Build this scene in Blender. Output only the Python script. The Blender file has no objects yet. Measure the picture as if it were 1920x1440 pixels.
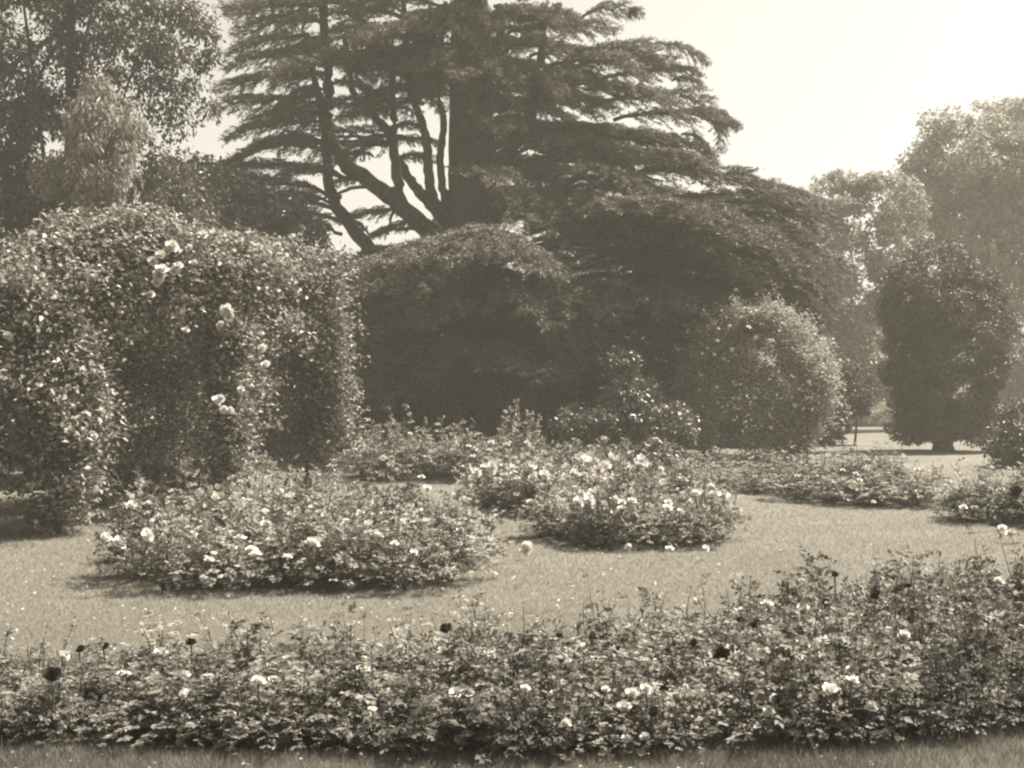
import bpy, math, random
import numpy as np
from mathutils import Vector, Matrix

R = math.radians
PI = math.pi
rng = np.random.default_rng(7)
random.seed(7)
SC = bpy.context.scene
COL = SC.collection

# ------------------------------------------------------------------ camera, sky, sun, exposure
CAM_H = 1.7
F = 2318.0            # focal length in pixels of the 1920 x 1440 photograph
CX, HY = 960.0, 745.0  # principal column and horizon row
cam_d = bpy.data.cameras.new('camera')
cam = bpy.data.objects.new('camera', cam_d)
COL.objects.link(cam)
cam.location = (0, 0, CAM_H)
cam.rotation_euler = (R(90) + math.atan((HY - 720) / F), 0, 0)
cam_d.sensor_width = 36
cam_d.lens = F / 1920 * 36
cam_d.clip_start = 0.1
cam_d.clip_end = 2000
SC.camera = cam

SUN_EL, SUN_AZ = R(60), R(62)      # azimuth from +Y (away from the camera) towards +X
world = bpy.data.worlds.new('World')
SC.world = world
world.use_nodes = True
wn, wl = world.node_tree.nodes, world.node_tree.links
for n in list(wn):
    wn.remove(n)
sky = wn.new('ShaderNodeTexSky')
sky.sky_type = 'NISHITA'
sky.sun_disc = False
sky.sun_elevation = SUN_EL
sky.sun_rotation = SUN_AZ
sky.dust_density = 4.0
sky.air_density = 1.0
bw = wn.new('ShaderNodeRGBToBW')
tint = wn.new('ShaderNodeMix')
tint.data_type = 'RGBA'
tint.blend_type = 'MULTIPLY'
tint.inputs[0].default_value = 1
tint.inputs[7].default_value = (1.0, 0.96, 0.875, 1)
bg = wn.new('ShaderNodeBackground')
bg.inputs['Strength'].default_value = 0.09
wo = wn.new('ShaderNodeOutputWorld')
wl.new(sky.outputs[0], bw.inputs[0])
wl.new(bw.outputs[0], tint.inputs[6])
wl.new(tint.outputs[2], bg.inputs['Color'])
wl.new(bg.outputs[0], wo.inputs[0])

sun_d = bpy.data.lights.new('sun', 'SUN')
sun_d.energy = 5.0
sun_d.angle = R(0.6)
sun_d.color = (1.0, 0.94, 0.83)
sun = bpy.data.objects.new('sun', sun_d)
COL.objects.link(sun)
sdir = Vector((math.sin(SUN_AZ) * math.cos(SUN_EL), math.cos(SUN_AZ) * math.cos(SUN_EL), math.sin(SUN_EL)))
sun.location = sdir * 60
sun.rotation_euler = sdir.to_track_quat('Z', 'Y').to_euler()

vs = SC.view_settings
vs.view_transform = 'Standard'
vs.look = 'None'
vs.exposure = 1.5
vs.gamma = 1.0
vs.use_curve_mapping = False
SC.cycles.max_bounces = 6
SC.cycles.diffuse_bounces = 3
SC.cycles.glossy_bounces = 2
SC.cycles.transmission_bounces = 4
SC.cycles.transparent_max_bounces = 4
SC.cycles.volume_bounces = 0
SC.cycles.filter_width = 2.3

# ------------------------------------------------------------------ helpers
TONE = np.array([1.0, 0.93, 0.785])     # the sepia of the print


def px(x, y, Y):
    """the world point seen at photograph pixel (x, y) at distance Y"""
    return np.array([(x - CX) / F * Y, Y, CAM_H - (y - HY) / F * Y])


def tone(v, a=1.0):
    k = min(1.0, max(0.0, (v - 0.3) / 0.4))       # the print tones its lights less than its darks
    t = TONE * (1 - k) + np.array([1.0, 0.97, 0.92]) * k
    return (v * t[0], v * t[1], v * t[2], a)


def leaf_mat(name, lo, hi, trans=0.35, rough=0.5, spec=0.4):
    m = bpy.data.materials.new(name)
    m.use_nodes = True
    nt = m.node_tree
    for n in list(nt.nodes):
        nt.nodes.remove(n)
    geo = nt.nodes.new('ShaderNodeNewGeometry')
    ramp = nt.nodes.new('ShaderNodeValToRGB')
    ramp.color_ramp.elements[0].color = tone(lo)
    ramp.color_ramp.elements[1].color = tone(hi)
    nt.links.new(geo.outputs['Random Per Island'], ramp.inputs[0])
    p = nt.nodes.new('ShaderNodeBsdfPrincipled')
    p.inputs['Roughness'].default_value = rough
    p.inputs['Specular IOR Level'].default_value = spec
    nt.links.new(ramp.outputs[0], p.inputs['Base Color'])
    out = nt.nodes.new('ShaderNodeOutputMaterial')
    if trans > 0:
        t = nt.nodes.new('ShaderNodeBsdfTranslucent')
        nt.links.new(ramp.outputs[0], t.inputs['Color'])
        mx = nt.nodes.new('ShaderNodeMixShader')
        mx.inputs[0].default_value = trans
        nt.links.new(p.outputs[0], mx.inputs[1])
        nt.links.new(t.outputs[0], mx.inputs[2])
        nt.links.new(mx.outputs[0], out.inputs[0])
    else:
        nt.links.new(p.outputs[0], out.inputs[0])
    return m


def solid_mat(name, lo, hi, scale=8.0, rough=0.8, bump=0.0, stretch=(1, 1, 1), detail=6, spec=0.2):
    m = bpy.data.materials.new(name)
    m.use_nodes = True
    nt = m.node_tree
    p = nt.nodes['Principled BSDF']
    p.inputs['Roughness'].default_value = rough
    p.inputs['Specular IOR Level'].default_value = spec
    tc = nt.nodes.new('ShaderNodeTexCoord')
    mp = nt.nodes.new('ShaderNodeMapping')
    mp.inputs['Scale'].default_value = stretch
    nz = nt.nodes.new('ShaderNodeTexNoise')
    nz.inputs['Scale'].default_value = scale
    nz.inputs['Detail'].default_value = detail
    ramp = nt.nodes.new('ShaderNodeValToRGB')
    ramp.color_ramp.elements[0].position = 0.3
    ramp.color_ramp.elements[1].position = 0.7
    ramp.color_ramp.elements[0].color = tone(lo)
    ramp.color_ramp.elements[1].color = tone(hi)
    nt.links.new(tc.outputs['Object'], mp.inputs[0])
    nt.links.new(mp.outputs[0], nz.inputs['Vector'])
    nt.links.new(nz.outputs[0], ramp.inputs[0])
    nt.links.new(ramp.outputs[0], p.inputs['Base Color'])
    if bump:
        b = nt.nodes.new('ShaderNodeBump')
        b.inputs['Strength'].default_value = bump
        nt.links.new(nz.outputs[0], b.inputs['Height'])
        nt.links.new(b.outputs[0], p.inputs['Normal'])
    return m


M = {}
M['rose_leaf'] = leaf_mat('rose_leaf', 0.05, 0.27, 0.3, 0.6, 0.25)
M['pale_rose_leaf'] = leaf_mat('pale_rose_leaf', 0.07, 0.37, 0.3, 0.6, 0.25)
M['rose_leaf_dark'] = leaf_mat('rose_leaf_dark', 0.04, 0.13, 0.25, 0.6, 0.2)
M['climber_leaf'] = leaf_mat('climber_leaf', 0.05, 0.40, 0.22, 0.55, 0.3)
M['needle'] = leaf_mat('needle', 0.08, 0.16, 0.2, 0.6, 0.3)
M['tree_leaf'] = leaf_mat('tree_leaf', 0.045, 0.105, 0.35, 0.5, 0.4)
M['pale_flare_tree_leaf'] = leaf_mat('pale_flare_tree_leaf', 0.18, 0.34, 0.35, 0.5, 0.3)  # pale foliage, lightened further to hold the right-hand flare in its colour
M['arch_leaf'] = leaf_mat('arch_leaf', 0.14, 0.42, 0.4, 0.5, 0.4)
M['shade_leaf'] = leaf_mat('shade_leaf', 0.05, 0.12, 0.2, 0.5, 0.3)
M['flare_pale_yew_leaf'] = leaf_mat('flare_pale_yew_leaf', 0.08, 0.15, 0.15, 0.6, 0.3)  # lightened: flare over the right side painted into the leaf colour
M['shrub_leaf'] = leaf_mat('shrub_leaf', 0.05, 0.14, 0.25, 0.4, 0.5)
M['hedge_leaf'] = leaf_mat('hedge_leaf', 0.16, 0.3, 0.35, 0.5, 0.3)
M['bark'] = solid_mat('bark', 0.035, 0.09, 6.0, 0.9, 0.6, (3, 3, 0.5))
M['cane'] = solid_mat('cane', 0.05, 0.11, 20.0, 0.7)
M['timber'] = solid_mat('timber', 0.05, 0.12, 10.0, 0.8, 0.3, (4, 4, 0.6))
M['pale_petal'] = leaf_mat('pale_petal', 0.62, 0.8, 0.25, 0.6, 0.2)
M['dark_petal'] = leaf_mat('dark_petal', 0.025, 0.05, 0.15, 0.6, 0.2)
M['flower_eye'] = solid_mat('flower_eye', 0.05, 0.12, 60)
M['grass'] = leaf_mat('grass', 0.25, 0.33, 0.45, 0.8, 0.05)
M['rough_grass'] = leaf_mat('rough_grass', 0.05, 0.15, 0.4, 0.6, 0.2)
M['soil'] = solid_mat('soil', 0.03, 0.08, 30, 0.95, 0.8)


def lawn_material():
    m = bpy.data.materials.new('lawn')
    m.use_nodes = True
    nt = m.node_tree
    p = nt.nodes['Principled BSDF']
    p.inputs['Roughness'].default_value = 0.9
    p.inputs['Specular IOR Level'].default_value = 0.1
    tc = nt.nodes.new('ShaderNodeTexCoord')
    a = nt.nodes.new('ShaderNodeTexNoise')
    a.inputs['Scale'].default_value = 0.6
    a.inputs['Detail'].default_value = 9
    a.inputs['Roughness'].default_value = 0.62
    b = nt.nodes.new('ShaderNodeTexNoise')
    b.inputs['Scale'].default_value = 14
    b.inputs['Detail'].default_value = 8
    b.inputs['Roughness'].default_value = 0.75
    nt.links.new(tc.outputs['Object'], a.inputs['Vector'])
    nt.links.new(tc.outputs['Object'], b.inputs['Vector'])
    mx = nt.nodes.new('ShaderNodeMix')
    mx.inputs[0].default_value = 0.45
    nt.links.new(a.outputs[0], mx.inputs[2])
    nt.links.new(b.outputs[0], mx.inputs[3])
    ramp = nt.nodes.new('ShaderNodeValToRGB')
    ramp.color_ramp.elements[0].position = 0.32
    ramp.color_ramp.elements[1].position = 0.68
    ramp.color_ramp.elements[0].color = tone(0.09)
    ramp.color_ramp.elements[1].color = tone(0.17)
    nt.links.new(mx.outputs[0], ramp.inputs[0])
    nt.links.new(ramp.outputs[0], p.inputs['Base Color'])
    bp = nt.nodes.new('ShaderNodeBump')
    bp.inputs['Strength'].default_value = 0.4
    bp.inputs['Distance'].default_value = 0.03
    nt.links.new(b.outputs[0], bp.inputs['Height'])
    nt.links.new(bp.outputs[0], p.inputs['Normal'])
    return m


M['lawn'] = lawn_material()


class MB:
    """collects triangles and quads and links them as one mesh"""

    def __init__(self):
        self.v, self.f3, self.f4, self.m3, self.m4, self.n = [], [], [], [], [], 0

    def add(self, v, f3=None, f4=None, mi=0):
        v = np.asarray(v, float).reshape(-1, 3)
        if f3 is not None and len(f3):
            f3 = np.asarray(f3, int).reshape(-1, 3)
            self.f3.append(f3 + self.n)
            self.m3.append(np.full(len(f3), mi))
        if f4 is not None and len(f4):
            f4 = np.asarray(f4, int).reshape(-1, 4)
            self.f4.append(f4 + self.n)
            self.m4.append(np.full(len(f4), mi))
        self.v.append(v)
        self.n += len(v)

    def mesh(self, name, mats, smooth=False):
        me = bpy.data.meshes.new(name)
        v = np.concatenate(self.v) if self.v else np.zeros((0, 3))
        f3 = np.concatenate(self.f3) if self.f3 else np.zeros((0, 3), int)
        f4 = np.concatenate(self.f4) if self.f4 else np.zeros((0, 4), int)
        mi = np.concatenate(self.m3 + self.m4) if (self.m3 or self.m4) else np.zeros(0, int)
        me.vertices.add(len(v))
        me.vertices.foreach_set('co', v.astype(np.float32).ravel())
        me.loops.add(f3.size + f4.size)
        me.loops.foreach_set('vertex_index', np.concatenate([f3.ravel(), f4.ravel()]).astype(np.int32))
        me.polygons.add(len(f3) + len(f4))
        st = np.concatenate([np.arange(len(f3)) * 3, len(f3) * 3 + np.arange(len(f4)) * 4])
        me.polygons.foreach_set('loop_start', st.astype(np.int32))
        for m in mats:
            me.materials.append(m)
        me.polygons.foreach_set('material_index', mi.astype(np.int32))
        if smooth:
            me.polygons.foreach_set('use_smooth', np.ones(len(f3) + len(f4), bool))
        me.update(calc_edges=True)
        return me

    # --- shapes
    def leaves(self, P, D, N, L, W, fold=0.18, droop=0.12, mi=0):
        """two-triangle folded leaves; P base, D direction, N face normal"""
        n = len(P)
        L = np.broadcast_to(np.asarray(L, float), (n,))[:, None]
        W = np.broadcast_to(np.asarray(W, float), (n,))[:, None]
        D = unit(D)
        S = unit(np.cross(D, N))
        U = unit(np.cross(S, D))
        a = P
        b = P + D * L * 0.45 + S * W * 0.5 + U * W * fold
        c = P + D * L - U * L * droop
        d = P + D * L * 0.45 - S * W * 0.5 + U * W * fold
        v = np.stack([a, b, c, d], 1).reshape(-1, 3)
        i = np.arange(n)[:, None] * 4
        f = np.concatenate([i + [0, 1, 2], i + [0, 2, 3]], 1).reshape(-1, 3)
        self.add(v, f3=f, mi=mi)

    def blades(self, P, D, S, L, W, mi=0):
        """one-triangle blades"""
        n = len(P)
        L = np.broadcast_to(np.asarray(L, float), (n,))[:, None]
        W = np.broadcast_to(np.asarray(W, float), (n,))[:, None]
        v = np.stack([P - S * W * 0.5, P + S * W * 0.5, P + D * L], 1).reshape(-1, 3)
        self.add(v, f3=np.arange(3 * n).reshape(-1, 3), mi=mi)

    def tube(self, pts, rad, k=6, mi=0, rough=0.0):
        pts = np.asarray(pts, float)
        rad = np.broadcast_to(np.asarray(rad, float), (len(pts),))
        t = unit(np.gradient(pts, axis=0))
        ref = np.array([0, 0, 1.0]) if abs(t[0][2]) < 0.9 else np.array([1.0, 0, 0])
        a = unit(np.cross(t, ref))
        b = np.cross(t, a)
        ang = np.arange(k) / k * 2 * PI
        ring = (a[:, None, :] * np.cos(ang)[None, :, None] + b[:, None, :] * np.sin(ang)[None, :, None])
        rr = rad[:, None, None] * (1 + rough * rng.standard_normal((len(pts), k, 1)))
        v = (pts[:, None, :] + ring * rr).reshape(-1, 3)
        f = []
        for i in range(len(pts) - 1):
            for j in range(k):
                f.append((i * k + j, i * k + (j + 1) % k, (i + 1) * k + (j + 1) % k, (i + 1) * k + j))
        v = np.concatenate([v, pts[:1], pts[-1:]])
        e0, e1 = len(pts) * k, len(pts) * k + 1
        f3 = [(e0, (j + 1) % k, j) for j in range(k)] + [(e1, (len(pts) - 1) * k + j, (len(pts) - 1) * k + (j + 1) % k) for j in range(k)]
        self.add(v, f3=f3, f4=f, mi=mi)

    def box(self, lo, hi, mi=0):
        x0, y0, z0 = lo
        x1, y1, z1 = hi
        v = [(x0, y0, z0), (x1, y0, z0), (x1, y1, z0), (x0, y1, z0), (x0, y0, z1), (x1, y0, z1), (x1, y1, z1), (x0, y1, z1)]
        self.add(v, f4=[(0, 3, 2, 1), (4, 5, 6, 7), (0, 1, 5, 4), (1, 2, 6, 5), (2, 3, 7, 6), (3, 0, 4, 7)], mi=mi)


def unit(a):
    a = np.asarray(a, float)
    return a / np.maximum(np.linalg.norm(a, axis=-1, keepdims=True), 1e-9)


def rdir(n, up=0.0):
    d = unit(rng.standard_normal((n, 3)))
    d[:, 2] += up
    return unit(d)


def spline(ctrl, n=14):
    """smooth curve through control points"""
    c = np.asarray(ctrl, float)
    if len(c) == 2:
        return c[0] + (c[1] - c[0]) * np.linspace(0, 1, n)[:, None]
    p = np.concatenate([[2 * c[0] - c[1]], c, [2 * c[-1] - c[-2]]])
    out = []
    seg = len(c) - 1
    for s in np.linspace(0, seg - 1e-6, n):
        i = int(s)
        t = s - i
        a, b, d, e = p[i], p[i + 1], p[i + 2], p[i + 3]
        out.append(0.5 * (2 * b + (d - a) * t + (2 * a - 5 * b + 4 * d - e) * t * t + (3 * b - a - 3 * d + e) * t ** 3))
    return np.array(out)


def obj(name, me, parent=None, kind=None, loc=None):
    o = bpy.data.objects.new(name, me)
    COL.objects.link(o)
    if parent is not None:
        o.parent = parent
    if kind:
        o['kind'] = kind
    if loc is not None:
        o.location = [float(q) for q in loc]
    return o


def thing(name, label, cat, loc=(0, 0, 0), rz=0.0, group=None):
    o = bpy.data.objects.new(name, None)
    COL.objects.link(o)
    o.location = [float(q) for q in loc]
    o.rotation_euler = (0, 0, rz)
    o.empty_display_size = 0.2
    o['label'] = label
    o['category'] = cat
    if group:
        o['group'] = group
    return o


# ------------------------------------------------------------------ setting: ground
g = MB()
xs = np.concatenate([[-400, -150, -60], np.linspace(-30, 30, 25), [60, 150, 400]])
ys = np.concatenate([[-60, -10], np.linspace(0, 80, 33), [120, 250, 600]])
XX, YY = np.meshgrid(xs, ys)
ZZ = 0 * XX
nx = len(xs)
idx = np.arange(len(xs) * len(ys)).reshape(len(ys), nx)
q = np.stack([idx[:-1, :-1], idx[:-1, 1:], idx[1:, 1:], idx[1:, :-1]], -1).reshape(-1, 4)
g.add(np.stack([XX, YY, ZZ], -1).reshape(-1, 3), f4=q)
obj('lawn', g.mesh('lawn', [M['lawn']]), kind='structure')


def inside(poly, x, y):
    poly = np.asarray(poly)
    x0, y0 = poly[:, 0], poly[:, 1]
    x1, y1 = np.roll(x0, -1), np.roll(y0, -1)
    c = np.zeros(np.shape(x), bool)
    for a, b, d, e in zip(x0, y0, x1, y1):
        with np.errstate(divide='ignore', invalid='ignore'):
            c ^= ((b > y) != (e > y)) & (x < (d - a) * (y - b) / (e - b + 1e-12) + a)
    return c


def ellipse(cx, cy, rx, ry, rot=0.0, n=40, wob=0.06):
    a = np.arange(n) / n * 2 * PI
    w = 1 + wob * np.sin(3 * a + cx) + wob * 0.6 * np.sin(5 * a + cy)
    x, y = rx * np.cos(a) * w, ry * np.sin(a) * w
    return np.stack([cx + x * math.cos(rot) - y * math.sin(rot), cy + x * math.sin(rot) + y * math.cos(rot)], 1)


def gpt(x, y):
    """ground point under photograph pixel"""
    Y = CAM_H * F / (y - HY)
    return ((x - CX) / F * Y, Y)


front_pts = [gpt(x, y + 24) for x, y in [(-160, 1384), (150, 1386), (500, 1393), (900, 1399), (1200, 1400), (1500, 1390), (1750, 1365), (1920, 1335), (2080, 1310)]]
back_pts = [((x - CX) / F * Y, Y) for x, Y in [(2060, 9.3), (1900, 9.6), (1750, 9.6), (1550, 9.0), (1350, 8.2), (1100, 7.7), (700, 7.5), (300, 7.4), (-160, 7.4)]]
BED = {
    'front': np.array(front_pts + back_pts),
    'oval': ellipse(-2.08, 12.7, 1.85, 2.4, 0.0),
    'near_round': ellipse(1.38, 15.1, 1.3, 1.6, 0.0),
    'white': ellipse(0.75, 19.4, 1.55, 1.9, 0.15),
    'cedar': ellipse(-1.55, 26.2, 2.2, 2.1, 0.0),
    'arch': ellipse(4.15, 22.9, 1.4, 1.45, 0.0),
    'far': ellipse(5.7, 21.2, 1.3, 2.6, 0.15),
    'behind': ellipse(-6.3, 23.2, 1.6, 1.5, 0.0),
    'edge': ellipse(6.95, 17.0, 0.85, 1.4, 0.0),
}
for k, poly in BED.items():
    c = poly.mean(0)
    b = MB()
    poly = c + (poly - c) * (0.86 if k != 'front' else 1)
    n = len(poly)
    inner = c + (poly - c) * 0.93
    v = np.concatenate([np.c_[poly, np.full(n, 0.004)], np.c_[inner, np.full(n, 0.03)], [[c[0], c[1], 0.045]]])
    f4 = [(i, (i + 1) % n, n + (i + 1) % n, n + i) for i in range(n)]
    f3 = [(n + i, n + (i + 1) % n, 2 * n) for i in range(n)]
    if k == 'front':
        # long bed: strip between its two edges
        f3, f4 = [], []
        m = len(front_pts)
        fr, bk = np.array(front_pts), np.array(back_pts[::-1])
        v = np.concatenate([np.c_[fr, np.full(m, 0.004)], np.c_[fr * 0.9 + bk * 0.1, np.full(m, 0.03)], np.c_[fr * 0.1 + bk * 0.9, np.full(m, 0.03)], np.c_[bk, np.full(m, 0.004)]])
        for r_ in range(3):
            f4 += [(r_ * m + i, r_ * m + i + 1, (r_ + 1) * m + i + 1, (r_ + 1) * m + i) for i in range(m - 1)]
    b.add(v, f3=f3, f4=f4)
    obj('bed_soil', b.mesh('bed_soil', [M['soil']]), kind='structure')

# ------------------------------------------------------------------ rose bushes: variants
def compound_leaves(mb, P, D, N, s):
    """rose leaf of five leaflets at each P"""
    n = len(P)
    D = unit(D)
    S = unit(np.cross(D, N))
    s = np.broadcast_to(np.asarray(s, float), (n,))
    for t, side, ang in ((1.0, 0, 0), (0.72, 1, 0.9), (0.72, -1, 0.9), (0.32, 1, 1.05), (0.32, -1, 1.05)):
        p = P + D * (s * t * 1.35)[:, None]
        d = D * math.cos(ang) + S * side * math.sin(ang) + rng.standard_normal((n, 3)) * 0.12
        nn = N + rng.standard_normal((n, 3)) * 0.25
        L = s * (1.0 - 0.12 * (1 - t)) * rng.uniform(0.8, 1.15, n)
        mb.leaves(p, d, nn, L, L * 0.68)


def rose_variant(i, R0=0.27, H=0.34, n_cane=9, n_leaf=170, leaf=0.036, sprigs=4):
    st, fo = MB(), MB()
    tips = []
    P, D, N = [], [], []
    for c in range(n_cane):
        a = rng.uniform(0, 2 * PI)
        r = R0 * rng.uniform(0.2, 0.95)
        h = H * rng.uniform(0.75, 1.1) * math.sqrt(max(0.25, 1 - (r / R0) ** 2 * 0.6))
        path = spline([(0.03 * math.cos(a), 0.03 * math.sin(a), -0.02), (0.5 * r * math.cos(a), 0.5 * r * math.sin(a), h * 0.55), (r * math.cos(a), r * math.sin(a), h)], 6)
        path[1:-1] += rng.standard_normal((4, 3)) * 0.012
        st.tube(path, np.linspace(0.006, 0.0025, 6), 5)
        tips.append(path[-1])
        for t in rng.uniform(0.3, 1, 6):
            k = t * 5
            j = min(int(k), 4)
            P.append(path[j] + (path[j + 1] - path[j]) * (k - j))
            d = rng.standard_normal(3) * [1, 1, 0.4] + [math.cos(a) * .5, math.sin(a) * .5, 0.3]
            D.append(d)
            N.append(np.array([0, 0, 1]) + rng.standard_normal(3) * 0.45)
    for k in range(n_leaf):
        a = rng.uniform(0, 2 * PI)
        r = math.sqrt(rng.uniform(0, 1))
        zmax = H * (1 - 0.45 * r ** 2.5)
        z = zmax * rng.uniform(0.12, 1) ** 0.6
        P.append((r * R0 * math.cos(a), r * R0 * math.sin(a), z))
        D.append(np.array([math.cos(a), math.sin(a), 0.1]) * 0.8 + rng.standard_normal(3) * [0.7, 0.7, 0.45])
        N.append(np.array([0.35 * math.cos(a), 0.35 * math.sin(a), 1]) + rng.standard_normal(3) * 0.5)
    for k in range(sprigs):
        a = rng.uniform(0, 2 * PI)
        r = R0 * rng.uniform(0.1, 0.8)
        h0, h1 = H * 0.5, H * rng.uniform(1.1, 1.65)
        x, y = r * math.cos(a), r * math.sin(a)
        path = spline([(x * .7, y * .7, h0), (x, y, (h0 + h1) / 2), (x * 1.15 + rng.normal(0, .03), y * 1.15 + rng.normal(0, .03), h1)], 5)
        st.tube(path, np.linspace(0.004, 0.002, 5), 4)
        for t in np.linspace(0.25, 1, 6):
            j = min(int(t * 4), 3)
            P.append(path[j] + (path[j + 1] - path[j]) * (t * 4 - j))
            D.append(rng.standard_normal(3) * [1, 1, 0.3] + [0, 0, 0.45])
            N.append(np.array([0, 0, 1]) + rng.standard_normal(3) * 0.6)
        tips.append(path[-1])
    P, D, N = np.array(P), np.array(D), np.array(N)
    compound_leaves(fo, P, D, N, leaf * rng.uniform(0.7, 1.25, len(P)))
    return fo, st, tips


VAR = []
for i in range(9):
    fo, st, tips = rose_variant(i, n_leaf=(150, 75, 190, 110, 170, 60, 140, 200, 95)[i], sprigs=int(rng.integers(3, 10)), leaf=(.036, .042, .03, .038, .033, .045, .028, .034, .04)[i])
    VAR.append((fo.mesh('rose_foliage', [M['rose_leaf']]), fo.mesh('dark_rose_foliage', [M['rose_leaf_dark']]), st.mesh('rose_stems', [M['cane']]), tips, fo.mesh('pale_rose_foliage', [M['pale_rose_leaf']])))


def petals(mb, n, r, rise, cup, phase, w):
    for k in range(n):
        a = phase + k / n * 2 * PI + rng.normal(0, 0.12)
        u = np.array([math.cos(a), math.sin(a), 0])
        s = np.array([-math.sin(a), math.cos(a), 0])
        z = np.array([0, 0, 1.0])
        rr = r * rng.uniform(0.88, 1.1)
        base = u * 0.06 * r
        mid = u * rr * 0.58 + z * rise * 0.45
        tip = u * rr + z * rise + z * cup * r
        tl = u * rr * 0.88 + z * (rise * 0.9 + cup * r * .7)
        v = [base - s * w * .15, base + s * w * .15, mid - s * w * .5 + z * .06 * r, mid - z * .03 * r, mid + s * w * .5 + z * .06 * r, tl - s * w * .38, tl + s * w * .36, tip + s * w * rng.uniform(-.1, .1)]
        mb.add(v, f3=[(0, 1, 3), (0, 3, 2), (1, 4, 3), (2, 3, 5), (3, 4, 6), (3, 6, 5), (5, 6, 7)])


def rose_mesh(name, mat):
    b = MB()
    o_ = rng.uniform(0.8, 1.2)
    petals(b, 5, 1.0 * o_, 0.1, rng.uniform(-0.2, 0.2), 0, 1.1)
    petals(b, 5, 0.85, 0.4, 0.25, rng.uniform(0, 1), 0.95)
    petals(b, 5, 0.6, 0.68, 0.3, rng.uniform(0, 1), 0.75)
    petals(b, 4, 0.36, 0.82, 0.3, rng.uniform(0, 1), 0.5)
    return b.mesh(name, [mat])


def open_rose_mesh(name, mat):
    b = MB()
    petals(b, 5, 1.0, 0.15, 0.08, 0, 1.15)
    petals(b, 5, 0.8, 0.2, 0.1, 0.6, 0.9)
    return b.mesh(name, [mat])


PALE = [rose_mesh('pale_rose', M['pale_petal']) for i in range(6)]
OPEN = open_rose_mesh('open_rose', M['pale_petal'])
DARK = [rose_mesh('dark_rose', M['dark_petal']) for i in range(4)]
eb = MB()
ang = np.arange(8) / 8 * 2 * PI
eb.add(np.concatenate([np.c_[0.27 * np.cos(ang), 0.27 * np.sin(ang), np.full(8, .16)], np.c_[0.15 * np.cos(ang), 0.15 * np.sin(ang), np.full(8, .26)], [[0, 0, .28]]]),
       f3=[(8 + i, 8 + (i + 1) % 8, 16) for i in range(8)], f4=[(i, (i + 1) % 8, 8 + (i + 1) % 8, 8 + i) for i in range(8)])
EYE = eb.mesh('flower_eye', [M['flower_eye']])
sb = MB()
sb.tube([(0, 0, 0), (0.02, 0.01, -0.5), (0, 0, -1)], [1, 1.1, 1.2], 4)   # unit stalk, scaled per bloom


def add_bloom(bush, p_world, size, kind):
    """bloom as a part of the bush, given in world space"""
    me = {'pale': random.choice(PALE), 'open': OPEN, 'dark': random.choice(DARK)}[kind]
    b = bpy.data.objects.new('bloom', me)
    COL.objects.link(b)
    b.parent = bush
    s = bush.scale[0]
    rel = (Vector([float(q) for q in p_world]) - bush.location)
    rel.rotate(Matrix.Rotation(-bush.rotation_euler.z, 3, 'Z'))
    b.location = (rel.x / bush.scale[0], rel.y / bush.scale[1], rel.z / bush.scale[2])
    k = size * 0.5
    e3 = k * rng.uniform(0.85, 1.2, 3)
    b.scale = (e3[0] / bush.scale[0], e3[1] / bush.scale[1], e3[2] / bush.scale[2])
    if kind == 'open':
        b.rotation_euler = (R(55), 0, -bush.rotation_euler.z + rng.normal(0, 0.2))
        e = bpy.data.objects.new('flower_centre', EYE)
        COL.objects.link(e)
        e.parent = b
    else:
        t = rng.uniform(5, 70)
        b.rotation_euler = (R(t), 0, -bush.rotation_euler.z + rng.uniform(-1.2, 1.2))
    return b


def add_stalk(bush, top, hgt, r=0.0045):
    """a bare flower stalk that carries a high bloom"""
    m = MB()
    base = np.array([top[0] + rng.normal(0, .02), top[1] + 0.02, top[2] - hgt])
    path = spline([base, (base + top) / 2 + rng.standard_normal(3) * 0.012, top], 5) - np.array(bush.location)
    a = -bush.rotation_euler.z
    rot = np.array([[math.cos(a), -math.sin(a), 0], [math.sin(a), math.cos(a), 0], [0, 0, 1]])
    path = (path @ rot.T) / np.array(bush.scale)
    m.tube(path, np.linspace(r * 1.3, r, 5) / bush.scale[0], 5)
    return obj('flower_stalk', m.mesh('flower_stalk', [M['cane']]), bush)


def scatter(poly, d, jitter=0.25, inset=0.12):
    """points about d apart inside the outline"""
    c = poly.mean(0)
    lo, hi = poly.min(0), poly.max(0)
    pts = []
    row = 0
    y = lo[1]
    while y <= hi[1]:
        x = lo[0] + (row % 2) * d / 2
        while x <= hi[0]:
            qx, qy = x + rng.normal(0, jitter * d * .5), y + rng.normal(0, jitter * d * .5)
            if inside(poly, np.array([qx]), np.array([qy]))[0]:
                pts.append((qx, qy))
            x += d
        y += d * 0.87
        row += 1
    return pts


bd = MB()
bd.tube([(0, 0, -0.2), (0, 0, 0.1), (0.02, 0, 0.6), (0.03, 0, 1.1), (0.03, 0, 1.35)], [0.1, 0.34, 0.36, 0.2, 0.03], 6)
for k in range(4):
    a = k * PI / 2
    u = np.array([math.cos(a), math.sin(a), 0])
    bd.leaves(np.array([u * 0.3]), np.array([u * .5 + [0, 0, .6]]), np.array([u]), 0.9, 0.3)
BUD = bd.mesh('bud', [M['dark_petal']])


def add_buds(t, v, n):
    for k in range(n):
        p = v[3][-1 - k] if k < len(v[3]) else v[3][0]
        b = obj('bud', BUD, t, loc=p)
        q_ = 0.011
        b.scale = (q_ / t.scale[0], q_ / t.scale[1], q_ / t.scale[2] * 1.2)
        b.rotation_euler = (rng.normal(0, .4), rng.normal(0, .4), rng.uniform(0, 6))


BUSHES = {k: [] for k in BED}


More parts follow.
